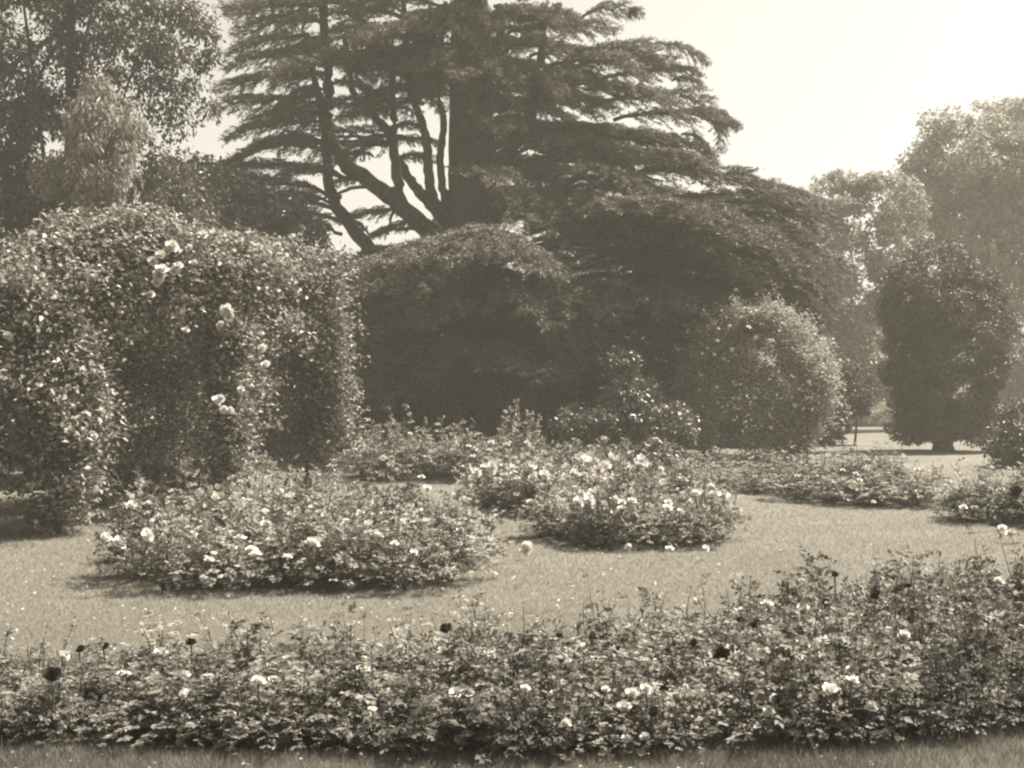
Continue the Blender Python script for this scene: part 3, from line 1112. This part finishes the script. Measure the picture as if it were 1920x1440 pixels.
def near_limb(p):
    best, bd = None, 1e9
    for pts in limb_pts + [tp]:
        w = pts - p
        dd = np.linalg.norm(w * [1, 1, 1.6], axis=1)
        i = dd.argmin()
        if dd[i] < bd:
            best, bd = pts[i], dd[i]
    return best


zr = [1.5, 4.1, 6.5, 8.3, 8.9, 10.6, 12.3, 13.9, 17, 20]
rr_ = [8.0, 11.0, 11.4, 9.6, 6.5, 6.4, 5.4, 4.0, 3.2, 1.2]
rl_ = [7.0, 8.0, 9.5, 9.0, 8.2, 7.8, 8.0, 7.6, 5.5, 1.5]


def in_gap(p):
    u, w = proj(p)
    return 625 < u < 835 and 205 < w < 470


n_b = 0
for z in np.arange(2.2, 19.5, 0.55):
    nb = 9 if z < 14 else 4
    for k in range(nb):
        az = rng.uniform(0, 2 * PI)
        right = math.cos(az)
        rad = (np.interp(z, zr, rr_) if right > 0 else np.interp(z, zr, rl_))
        if abs(right) < 0.6:
            rad = min(rad, 7.2)
        rad *= rng.uniform(0.4, 1.0) if z > 7 else rng.uniform(0.7, 1.0)
        r0 = rad * rng.uniform(0.15, 0.45)
        zz = z + rng.uniform(-.2, .2)
        dz = rng.uniform(-0.1, 0.35) if z > 8 else rng.uniform(-0.22, 0.05) * rad * 0.5
        base = co + [r0 * math.cos(az), r0 * math.sin(az) * .9, zz]
        tip = co + [rad * math.cos(az), rad * math.sin(az) * .9, zz + dz]
        mid = (base + tip) / 2
        if (in_gap(mid) or in_gap(tip) or in_gap(base)) and rng.random() < 0.93:
            continue
        if right < -0.2 and 470 > proj(mid)[1] > 0 and rng.random() < 0.35:
            continue
        bough(base, tip)
        n_b += 1
# boughs one can pick out in the photograph: (base px, tip px, near or far offset)
for bx, by, tx, ty, d0, d1 in [
        
        (850, 500, 760, 500, -4, -8.5), (890, 600, 1010, 560, -3, -8), (890, 600, 1095, 620, -3, -7), (820, 620, 700, 590, -4, -8), (830, 600, 800, 560, -4, -8.5), (850, 680, 780, 650, -3, -8), (860, 700, 900, 640, -3, -8), (900, 700, 1010, 660, -3, -8), (870, 740, 840, 730, -2, -7), (900, 740, 960, 735, -2, -7), (1080, 580, 1140, 548, -2, -7.5), (1100, 570, 1240, 545, -2, -7), (1130, 570, 1340, 552, -2, -6.5),
        (1000, 660, 1190, 690, -2, -7), (1050, 690, 1290, 715, -2, -6), (880, 690, 710, 705, -3, -8), (700, 560, 640, 590, -3, -6), (1200, 520, 1420, 500, -1, -5), (1180, 450, 1330, 430, -1, -5), (1080, 400, 1190, 385, -1, -5.5),
        (1260, 150, 1318, 150, 0, 0), (1300, 200, 1388, 225, 0, -.4), (1310, 205, 1375, 255, 0, -.8), (1280, 250, 1348, 285, 0, -.6), (1230, 80, 1330, 105, 0, 0), (1180, 30, 1200, 15, 0, 0), (1090, 30, 1185, 5, 0, 0),
        (840, 500, 690, 480, -3, -6), (900, 470, 1040, 488, -3, -6.5), (860, 450, 900, 450, -1, -6), (850, 470, 960, 440, -2, -5.5), (760, 470, 650, 490, -3, -5),
        (960, 560, 1100, 545, -2, -5.5), (1130, 555, 1340, 548, -2, -5), (930, 610, 1090, 610, -3, -6.5), (900, 545, 1000, 545, -3, -6.5), (1200, 620, 1400, 600, -1, -4),
        (612, 160, 720, 165, -1, -2.5), (740, 170, 830, 172, -1, -3), (840, 178, 950, 168, -1, -3), (612, 165, 500, 190, -1, -2), (880, 200, 905, 178, -1, -3.5),
        (736, 268, 620, 272, 0, -1), (612, 230, 420, 240, -1, -1.5), (612, 200, 400, 185, -1, -1), (612, 140, 410, 150, -1, -.5), (610, 100, 420, 108, -1, -1.2), (608, 70, 425, 75, -1, -1),
        (605, 40, 440, 45, -1, 0), (600, 10, 430, 10, -1, 0), (612, 215, 470, 215, -1, 1), (610, 120, 500, 130, -1, -2), (612, 265, 430, 270, -1, -2), (620, 290, 450, 262, -1, -2),
        (640, 330, 380, 300, -1, -2), (640, 370, 330, 330, -1, -2.5), (650, 400, 300, 370, -1, -3), (660, 420, 360, 400, -1, -3), (640, 330, 520, 310, -1, -3), (620, 380, 480, 360, 0, -1), (640, 440, 500, 400, -2, -4),
        (1010, 150, 1260, 90, -1, -1), (1020, 130, 1210, 70, -1, 0), (1100, 200, 1330, 165, -1, -1), (1150, 220, 1385, 215, 0, -1), (1100, 260, 1340, 275, 0, -1), (1000, 310, 1330, 300, -1, -3),
        (1120, 150, 1310, 118, 0, 0), (950, 60, 1150, 40, -1, -1), (900, 40, 1060, 20, -1, -3), (940, 100, 1050, 60, -1, -3.5), (860, 60, 760, 40, -1, -3), (1150, 330, 1500, 345, -1, -3), (1250, 370, 1560, 385, -1, -2),
        (1200, 300, 1340, 292, -2, -4), (1040, 330, 1200, 318, -2, -5), (930, 380, 1030, 350, -1, -4), (1280, 430, 1590, 470, -1, -2), (1250, 480, 1570, 540, -1, -2), (1200, 540, 1560, 620, -1, -3), (1150, 600, 1450, 690, -1, -3),
        (930, 620, 1060, 600, -3, -5), (960, 650, 1150, 640, -2, -4), (900, 580, 1010, 600, -2, -4), (1000, 600, 1230, 590, -2, -3), (850, 560, 780, 560, -3, -5), (820, 540, 700, 540, -2, -4), (900, 660, 760, 640, -2, -4.5), (1000, 680, 1180, 690, -2, -4),
        (1000, 450, 1250, 440, -1, -4), (1100, 490, 1400, 480, -1, -4)]:
    bough(px(bx, by, CY + d0), px(tx, ty, CY + d1), roll=rng.normal(0, .06))
    n_b += 1
for bx, by, tx, ty, d0, d1 in [
        (610, 60, 700, 55, -1.5, -2.5), (605, 30, 690, 20, -1.5, -2), (720, 60, 800, 62, -1, -2.5), (730, 110, 660, 105, -.5, -2), (760, 100, 690, 118, -1.2, -3), (830, 110, 740, 98, -1, -3), (760, 60, 690, 62, -1.5, -3),
        (830, 60, 900, 48, -1.5, -3.5), (830, 40, 740, 22, -1, -2.5), (755, 20, 660, 5, -1, -2.5), (612, 120, 690, 128, -1.5, -2.5), (770, 175, 690, 168, -1.3, -3), (822, 175, 760, 182, -1.2, -3), (612, 190, 540, 172, -1.5, -3),
        (612, 150, 540, 132, -1, -2.5), (608, 95, 530, 80, -1, -3), (604, 40, 520, 30, -1, -3), (870, 120, 960, 110, -1, -4), (870, 30, 800, 8, -1, -3.5), (880, 150, 810, 140, -1, -3.5), (735, 140, 800, 128, .2, -1.5), (600, 10, 660, -10, -1, -2), (800, -10, 720, -15, -1, -2.5)]:
    bough(px(bx, by, CY + d0), px(tx, ty, CY + d1), roll=rng.normal(0, .06))
    n_b += 1
for k in range(34):
    ty = rng.uniform(325, 600)
    tx = rng.uniform(1080, 1330) if ty < 345 else rng.uniform(1150, 1585)
    d1 = rng.uniform(-4.5, 0.5)
    bough(px(tx - rng.uniform(150, 260), ty + rng.uniform(-20, 15), CY + d1 * 0.4), px(tx, ty + 15, CY + d1), roll=rng.normal(0, .1))
    n_b += 1
for k in range(16):
    ty = rng.uniform(60, 310)
    tx = rng.uniform(980, float(np.interp(ty, [60, 120, 180, 310], [1210, 1290, 1320, 1310])))
    d1 = rng.uniform(-4, 0)
    bough(px(tx - rng.uniform(110, 190), ty + rng.uniform(-15, 15), CY + d1 * 0.4), px(tx, ty + 10, CY + d1), roll=rng.normal(0, .1))
    n_b += 1
for bx, by, tx, ty, d0, d1 in [(860, 470, 655, 490, -4, -7.5), (860, 460, 745, 468, -4, -8.6), (870, 438, 880, 452, -4, -9), (880, 448, 965, 452, -4, -8.4), (890, 462, 1045, 494, -4, -7.5), (880, 470, 1000, 476, -4, -8.8), (850, 500, 690, 520, -4, -8.2),
                               (900, 530, 1005, 556, -4, -8), (940, 600, 1100, 618, -3, -7), (840, 570, 720, 590, -4, -8)]:
    bough(px(bx, by, CY + d0), px(tx, ty, CY + d1), roll=rng.normal(0, .1), flat=True, width=0.8)
    n_b += 1
# feathery tiers behind the gap, thin against the sky
for bx, by, tx, ty in [(735, 265, 820, 258), (800, 245, 740, 225), (742, 300, 810, 290), (690, 215, 640, 212), (690, 340, 630, 335), (700, 290, 640, 292), (770, 205, 700, 205), (800, 420, 690, 432), (760, 400, 640, 398), (740, 180, 660, 190), (690, 440, 640, 400)]:
    bough(px(bx, by, CY + 1.5), px(tx, ty, CY + 2.5), width=0.7, roll=0.02)
    n_b += 1

# ------------------------------------------------------------------ broad-leaved trees and shrubs
def crown_mesh(blobs, clumps, per, cr, leaf, flat=0.7, droop=-0.3, up=0.6, shell=0.45, wl=0.55):
    """leaf sprays gathered in clumps through overlapping volumes; returns the mesh builder and clump centres"""
    m = MB()
    w = np.array([b[3] * b[4] * b[5] for b in blobs]) ** 0.75
    w /= w.sum()
    pick = rng.choice(len(blobs), clumps, p=w)
    B = np.array([b[:6] for b in blobs])
    d = unit(rng.standard_normal((clumps, 3)))
    rad = rng.uniform(shell, 1, clumps) ** 0.6
    C = B[pick, :3] + d * rad[:, None] * B[pick, 3:6]
    C[:, 2] = np.maximum(C[:, 2], 0.15)
    sc = rng.uniform(0.6, 1.35, clumps)
    n = clumps * per
    off = unit(rng.standard_normal((n, 3))) * (rng.uniform(0.2, 1, n) ** 0.6)[:, None] * cr * np.repeat(sc, per)[:, None] * [1, 1, flat]
    P = np.repeat(C, per, 0) + off
    P[:, 2] = np.maximum(P[:, 2], 0.05)
    D = off / cr + rng.standard_normal((n, 3)) * 0.6 + [0, 0, droop]
    N = off / cr * 0.8 + rng.standard_normal((n, 3)) * 0.45 + [0, 0, up]
    L = leaf * rng.uniform(0.6, 1.3, n)
    m.leaves(P, D, N, L, L * wl)
    return m, C


def tree(name, label, loc, blobs, clumps, per, cr, leaf, mat, trunk_r, trunk_top, n_limb=8, group=None, cat='tree', **kw):
    loc = np.array([loc[0], loc[1], 0.0])
    t = thing(name, label, cat, loc, 0, group)
    m, C = crown_mesh(blobs, clumps, per, cr, leaf, **kw)
    part(m, 'crown', [M[mat]], t, loc, 'stuff')
    b = MB()
    top = np.array(trunk_top)
    pts = spline([loc - [0, 0, .1], loc * .6 + top * .4 + rng.standard_normal(3) * [.15, .15, 0], top], 12)
    b.tube(pts, np.interp(np.linspace(0, 1, 12), [0, .1, 1], [trunk_r * 1.35, trunk_r, trunk_r * .35]), 12, rough=0.05)
    part(b, 'trunk', [M['bark']], t, loc, smooth=True)
    for k in range(n_limb):
        c = C[rng.integers(0, len(C))]
        s = pts[rng.integers(4, 11)]
        l = MB()
        l.tube(spline([s, (s + c) / 2 + [0, 0, 0.3], c], 8), np.linspace(trunk_r * .38, trunk_r * .08, 8), 7, rough=0.04)
        part(l, 'limb', [M['bark']], t, loc, smooth=True)
    return t


def blob(x, y, Y, rx, ry, depth=None):
    """ellipsoid given by its pixel centre, its pixel radii and its distance"""
    c = px(x, y, Y)
    a, b = rx / F * Y, ry / F * Y
    return (c[0], c[1], c[2], a, depth if depth else a, b)


# tall tree at the left behind the arcade
tree('broadleaf_tree', 'tall loose-leaved tree behind the rose arcade, cut off by the picture top', px(110, 800, 31.5)[:2],
     [blob(60, 60, 30, 170, 190, 2.2), blob(230, 50, 30, 130, 130, 2), blob(330, 90, 30, 80, 110, 1.4), blob(330, 195, 30, 75, 55, 1.2), blob(60, 300, 30, 140, 130, 2), blob(-80, 200, 30, 170, 260, 2.2),
      blob(220, 330, 30, 110, 100, 1.6), blob(100, -120, 30, 240, 120, 2.5), blob(-30, 390, 30, 130, 120, 2), blob(150, 410, 31, 150, 90, 2), blob(290, 400, 31, 120, 80, 1.6)],
     600, 110, 0.42, 0.13, 'tree_leaf', 0.2, px(130, -60, 31.5), 10, droop=-0.7, flat=0.9)
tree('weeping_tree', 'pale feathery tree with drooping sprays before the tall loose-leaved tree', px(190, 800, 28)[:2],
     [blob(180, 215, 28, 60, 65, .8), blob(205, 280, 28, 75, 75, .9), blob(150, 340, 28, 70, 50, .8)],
     75, 130, 0.33, 0.15, 'pale_flare_tree_leaf', 0.12, px(190, 200, 28), 5, droop=-1.3, flat=1.2, wl=0.3)
tree('holly_tree', 'dark dense evergreen tree between the rose arcade and the cedar boughs', px(330, 800, 34)[:2],
     [blob(420, 420, 34, 130, 110, 1.8), blob(330, 340, 34, 70, 60, 1.2), blob(520, 440, 34, 100, 90, 1.6), blob(430, 600, 34, 220, 150, 2), blob(620, 560, 35, 80, 90, 1.2)],
     330, 110, 0.42, 0.15, 'shrub_leaf', 0.25, px(400, 420, 34), 6)
# dark undergrowth behind the arcade and beneath the cedar
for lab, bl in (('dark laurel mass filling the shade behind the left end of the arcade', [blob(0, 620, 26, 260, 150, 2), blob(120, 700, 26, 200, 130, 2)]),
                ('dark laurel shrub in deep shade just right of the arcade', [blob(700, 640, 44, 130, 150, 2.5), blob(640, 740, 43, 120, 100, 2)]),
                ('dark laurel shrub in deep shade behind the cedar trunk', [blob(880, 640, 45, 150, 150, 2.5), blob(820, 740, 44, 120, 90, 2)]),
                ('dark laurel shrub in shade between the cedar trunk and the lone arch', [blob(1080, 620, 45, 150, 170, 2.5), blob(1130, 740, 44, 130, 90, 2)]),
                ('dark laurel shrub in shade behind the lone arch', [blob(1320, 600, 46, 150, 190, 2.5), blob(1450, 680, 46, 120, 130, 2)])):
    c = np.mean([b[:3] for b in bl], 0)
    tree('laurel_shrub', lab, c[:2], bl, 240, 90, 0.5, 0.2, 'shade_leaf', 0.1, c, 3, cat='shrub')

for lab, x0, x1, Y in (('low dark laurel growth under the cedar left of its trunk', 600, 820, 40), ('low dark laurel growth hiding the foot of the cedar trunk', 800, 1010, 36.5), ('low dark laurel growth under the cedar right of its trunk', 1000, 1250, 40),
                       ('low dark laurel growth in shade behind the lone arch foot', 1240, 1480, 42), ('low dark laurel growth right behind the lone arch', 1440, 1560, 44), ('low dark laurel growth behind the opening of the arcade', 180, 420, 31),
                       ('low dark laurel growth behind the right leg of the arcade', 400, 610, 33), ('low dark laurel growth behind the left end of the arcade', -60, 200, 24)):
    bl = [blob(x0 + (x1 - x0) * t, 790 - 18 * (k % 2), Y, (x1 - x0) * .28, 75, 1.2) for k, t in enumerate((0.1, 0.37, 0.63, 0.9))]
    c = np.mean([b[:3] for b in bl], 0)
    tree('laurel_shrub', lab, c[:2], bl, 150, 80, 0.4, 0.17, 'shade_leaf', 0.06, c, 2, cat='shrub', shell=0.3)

# leafy shrub left of the lone arch
tree('rhododendron_shrub', 'broad lit leafy shrub between the cedar bed and the lone arch', px(1170, 870, 29)[:2],
     [blob(1150, 800, 29, 110, 55, 1.1), blob(1220, 800, 29, 80, 60, 1), blob(1090, 795, 28.6, 55, 35, .8), blob(1165, 690, 29, 38, 35, .4), blob(1185, 740, 29, 55, 40, .6), blob(1255, 800, 29, 45, 45, .8)],
     190, 60, 0.2, 0.11, 'shrub_leaf', 0.05, px(1165, 740, 29), 6, cat='shrub', up=0.9)
for lab, X0, rx in (('low dark leafy shrub edging the path behind the white rose bed', 1060, 75), ('low leafy shrub beside the lone arch base above the narrow grass strip', 1200, 85)):
    tree('low_shrub', lab, px(X0, 880, 26)[:2], [blob(X0, 868, 26, rx, 32, .7), blob(X0 + 40, 862, 26.4, rx * .6, 36, .6)], 70, 55, 0.17, 0.1, 'shrub_leaf', 0.03, px(X0, 860, 26), 3, cat='shrub', up=0.8)

# right-hand trees
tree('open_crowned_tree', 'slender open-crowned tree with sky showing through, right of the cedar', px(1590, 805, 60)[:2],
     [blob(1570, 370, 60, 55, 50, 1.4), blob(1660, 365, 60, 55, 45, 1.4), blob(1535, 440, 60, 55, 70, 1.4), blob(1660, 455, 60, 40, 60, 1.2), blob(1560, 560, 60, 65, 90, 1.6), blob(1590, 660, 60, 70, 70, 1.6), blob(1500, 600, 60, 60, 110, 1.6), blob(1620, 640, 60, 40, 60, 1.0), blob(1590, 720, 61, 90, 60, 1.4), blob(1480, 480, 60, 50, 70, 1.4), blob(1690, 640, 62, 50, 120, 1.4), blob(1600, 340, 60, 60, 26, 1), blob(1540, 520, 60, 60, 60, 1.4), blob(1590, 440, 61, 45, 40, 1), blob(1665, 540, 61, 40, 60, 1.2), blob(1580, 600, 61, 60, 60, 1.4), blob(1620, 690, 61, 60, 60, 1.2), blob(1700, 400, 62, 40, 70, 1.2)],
     950, 80, 0.42, 0.2, 'pale_flare_tree_leaf', 0.12, px(1600, 540, 60), 5)
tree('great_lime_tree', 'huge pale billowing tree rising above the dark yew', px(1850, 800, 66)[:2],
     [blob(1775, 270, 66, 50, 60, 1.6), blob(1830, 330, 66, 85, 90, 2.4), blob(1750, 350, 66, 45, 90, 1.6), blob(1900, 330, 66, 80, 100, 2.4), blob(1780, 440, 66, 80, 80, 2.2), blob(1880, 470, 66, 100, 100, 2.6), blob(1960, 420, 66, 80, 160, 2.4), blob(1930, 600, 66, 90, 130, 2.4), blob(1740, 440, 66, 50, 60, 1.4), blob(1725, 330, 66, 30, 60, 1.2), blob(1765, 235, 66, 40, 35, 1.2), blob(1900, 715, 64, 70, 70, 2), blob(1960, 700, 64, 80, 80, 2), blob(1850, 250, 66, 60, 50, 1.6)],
     620, 90, 0.62, 0.24, 'pale_flare_tree_leaf', 0.5, px(1850, 280, 66), 8)
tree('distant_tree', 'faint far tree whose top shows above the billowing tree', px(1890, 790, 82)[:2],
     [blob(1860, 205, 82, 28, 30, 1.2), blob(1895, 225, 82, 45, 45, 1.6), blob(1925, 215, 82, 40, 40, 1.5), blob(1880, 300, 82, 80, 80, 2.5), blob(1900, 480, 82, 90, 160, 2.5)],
     300, 80, 0.75, 0.28, 'pale_flare_tree_leaf', 0.4, px(1890, 220, 82), 5)
tree('yew_tree', 'dark rounded yew with low skirts on the bright lawn', px(1768, 846, 39)[:2],
     [blob(1750, 560, 39, 95, 105, 1.6), blob(1705, 580, 39, 50, 75, 1.3), blob(1815, 560, 39, 50, 70, 1.3), blob(1790, 650, 39, 105, 160, 1.9), blob(1720, 660, 39, 62, 130, 1.4), blob(1845, 620, 39, 60, 120, 1.4), blob(1765, 750, 39, 95, 75, 1.8), blob(1705, 700, 39, 45, 60, 1.0), blob(1725, 785, 39, 45, 42, 1.2), blob(1810, 785, 39, 60, 42, 1.4), blob(1705, 805, 39, 30, 22, 1.0), blob(1835, 805, 39, 45, 25, 1.2), blob(1760, 800, 38.3, 40, 25, .6)],
     850, 90, 0.3, 0.12, 'flare_pale_yew_leaf', 0.3, px(1768, 600, 39), 5, shell=0.6)
tree('young_tree', 'small young tree with a thin trunk beside the lone arch', px(1602, 845, 44)[:2],
     [blob(1600, 725, 44, 38, 45, .75), blob(1605, 760, 44, 35, 20, .6)], 55, 60, 0.26, 0.14, 'tree_leaf', 0.045, px(1600, 700, 44), 4)
tree('clipped_shrub', 'rounded bushy shrub at the picture edge beside the yew', px(1905, 878, 30)[:2],
     [blob(1890, 830, 30, 48, 45, .9), blob(1935, 810, 30, 60, 75, 1), blob(1915, 850, 30, 60, 30, .9)], 120, 80, 0.22, 0.1, 'shrub_leaf', 0.05, px(1905, 820, 30), 3, cat='shrub')
for i, (lab, X0, w, h) in enumerate((('low pale shrub on the far lawn edge beside the lone arch', 1560, 28, 22), ('low pale shrub on the far lawn edge behind the young tree', 1612, 32, 22), ('low pale shrub on the far lawn edge next to the yew', 1668, 34, 24))):
    tree('far_shrub', lab, px(X0, 798, 72)[:2], [blob(X0, 785, 72, w, h, 1.0)], 45, 60, 0.32, 0.16, 'hedge_leaf', 0.05, px(X0, 780, 72), 2, cat='shrub')
# distant wood that closes the horizon
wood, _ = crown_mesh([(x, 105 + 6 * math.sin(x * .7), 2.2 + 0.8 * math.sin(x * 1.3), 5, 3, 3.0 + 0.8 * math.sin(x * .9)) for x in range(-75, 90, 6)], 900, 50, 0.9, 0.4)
wo_ = part(wood, 'distant_wood', [M['pale_flare_tree_leaf']], None, (0, 105, 0), 'stuff')
wo_.location = (0, 105, 0)
wo_['label'] = 'far hazy line of trees closing the garden'
wo_['category'] = 'wood'

# garden bench half hidden by the lone arch
bo = np.array([px(1545, 815, 50)[0], 50.0, 0.0])
be = thing('garden_bench', 'small dark backless garden bench beyond the lone arch', 'bench', bo)
for k in range(3):
    m = MB()
    m.box((-0.75, -0.2 + k * 0.14, 0.42), (0.75, -0.08 + k * 0.14, 0.47))
    obj('seat_plank', m.mesh('seat_plank', [M['timber']]), be)
for x in (-0.65, 0.62):
    m = MB()
    m.box((x, -0.17, 0), (x + 0.09, -0.08, 0.418))
    m.box((x, 0.08, 0), (x + 0.09, 0.17, 0.418))
    m.box((x + 0.01, -0.08, 0.30), (x + 0.08, 0.08, 0.36))
    obj('leg', m.mesh('leg', [M['timber']]), be)

# ------------------------------------------------------------------ grass
def in_beds(x, y):
    c = np.zeros(len(x), bool)
    for k, poly in BED.items():
        m = poly.mean(0)
        c |= inside(m + (poly - m) * (0.84 if k != 'front' else 1), x, y)
    return c


gm = MB()
n = 900000
inv = rng.uniform(1 / 30.0, 1 / 5.2, n)
y = 1 / inv
x = np.where(rng.random(n) < 0.75, rng.uniform(-0.62, 0.62, n), rng.normal(0, 0.7, n)) * y
keep = ~in_beds(x, y)
x, y = x[keep], y[keep]
n = len(x)
P = np.stack([x, y, np.zeros(n)], 1)
D = unit(rng.standard_normal((n, 3)) * [0.55, 0.55, 0.1] + [0, 0, 0.75])
S = unit(np.cross(D, rng.standard_normal((n, 3))))
scale = np.clip(y / 9.0, 0.8, 2.2)
gm.blades(P, D, S, rng.uniform(0.018, 0.05, n) * np.where(y < 6.3, 1.5, 1), rng.uniform(0.003, 0.006, n) * scale)
o = obj('grass', gm.mesh('grass', [M['grass']]), kind='stuff')
o['label'] = 'short mown grass of the garden lawn'
o['category'] = 'grass'
n = 90000
y = rng.uniform(5.2, 6.7, n) 
x = rng.uniform(-0.5, 0.5, n) * y
keep = ~in_beds(x, y + 0.05) & (rng.random(n) < np.clip(0.35 + 0.5 * lumps(np.stack([x, y, 0 * x], 1)), 0.1, 1))
x, y = x[keep], y[keep]
n = len(x)
D = unit(rng.standard_normal((n, 3)) * [0.5, 0.5, 0.1] + [0, 0, 0.8])
S = unit(np.cross(D, rng.standard_normal((n, 3))))
rm = MB()
rm.blades(np.stack([x, y, np.zeros(n)], 1), D, S, rng.uniform(0.04, 0.13, n), rng.uniform(0.003, 0.006, n))
o = obj('rough_grass', rm.mesh('rough_grass', [M['rough_grass']]), kind='stuff')
o['label'] = 'longer rough grass along the front of the nearest bed'
o['category'] = 'grass'
# clover heads and fallen petals in the turf
pm = MB()
n = 900
y = 1 / rng.uniform(1 / 17.0, 1 / 7.0, n)
y[:180] = rng.uniform(5.3, 6.1, 180)
x = rng.uniform(-0.46, 0.3, n) * y
keep = ~in_beds(x, y)
x, y = x[keep], y[keep]
n = len(x)
P = np.stack([x, y, np.full(n, 0.03)], 1)
D = rng.standard_normal((n, 3)) * [1, 1, 0.2]
pm.leaves(P, D, rng.standard_normal((n, 3)) * .4 + [0, 0, 1], rng.uniform(0.012, 0.03, n), rng.uniform(0.01, 0.02, n))
o = obj('fallen_petals', pm.mesh('fallen_petals', [M['pale_petal']]), kind='stuff')
o['label'] = 'pale petals and clover heads dotted over the lawn'
o['category'] = 'petals'

# ------------------------------------------------------------------ air
hz = MB()
hz.box((-110, -8, -1), (120, 118, 24))
hm = bpy.data.materials.new('haze')
hm.use_nodes = True
for nn in list(hm.node_tree.nodes):
    hm.node_tree.nodes.remove(nn)
pv = hm.node_tree.nodes.new('ShaderNodeVolumePrincipled')
pv.inputs['Color'].default_value = (1.0, 0.94, 0.8, 1)
pv.inputs['Density'].default_value = 0.0019
ho = hm.node_tree.nodes.new('ShaderNodeOutputMaterial')
hm.node_tree.links.new(pv.outputs[0], ho.inputs['Volume'])
obj('haze', hz.mesh('haze', [hm]), kind='stuff')
print('boughs', n_b, 'bushes', {k: len(v) for k, v in BUSHES.items()}, 'tris', sum(len(m.polygons) for m in bpy.data.meshes))
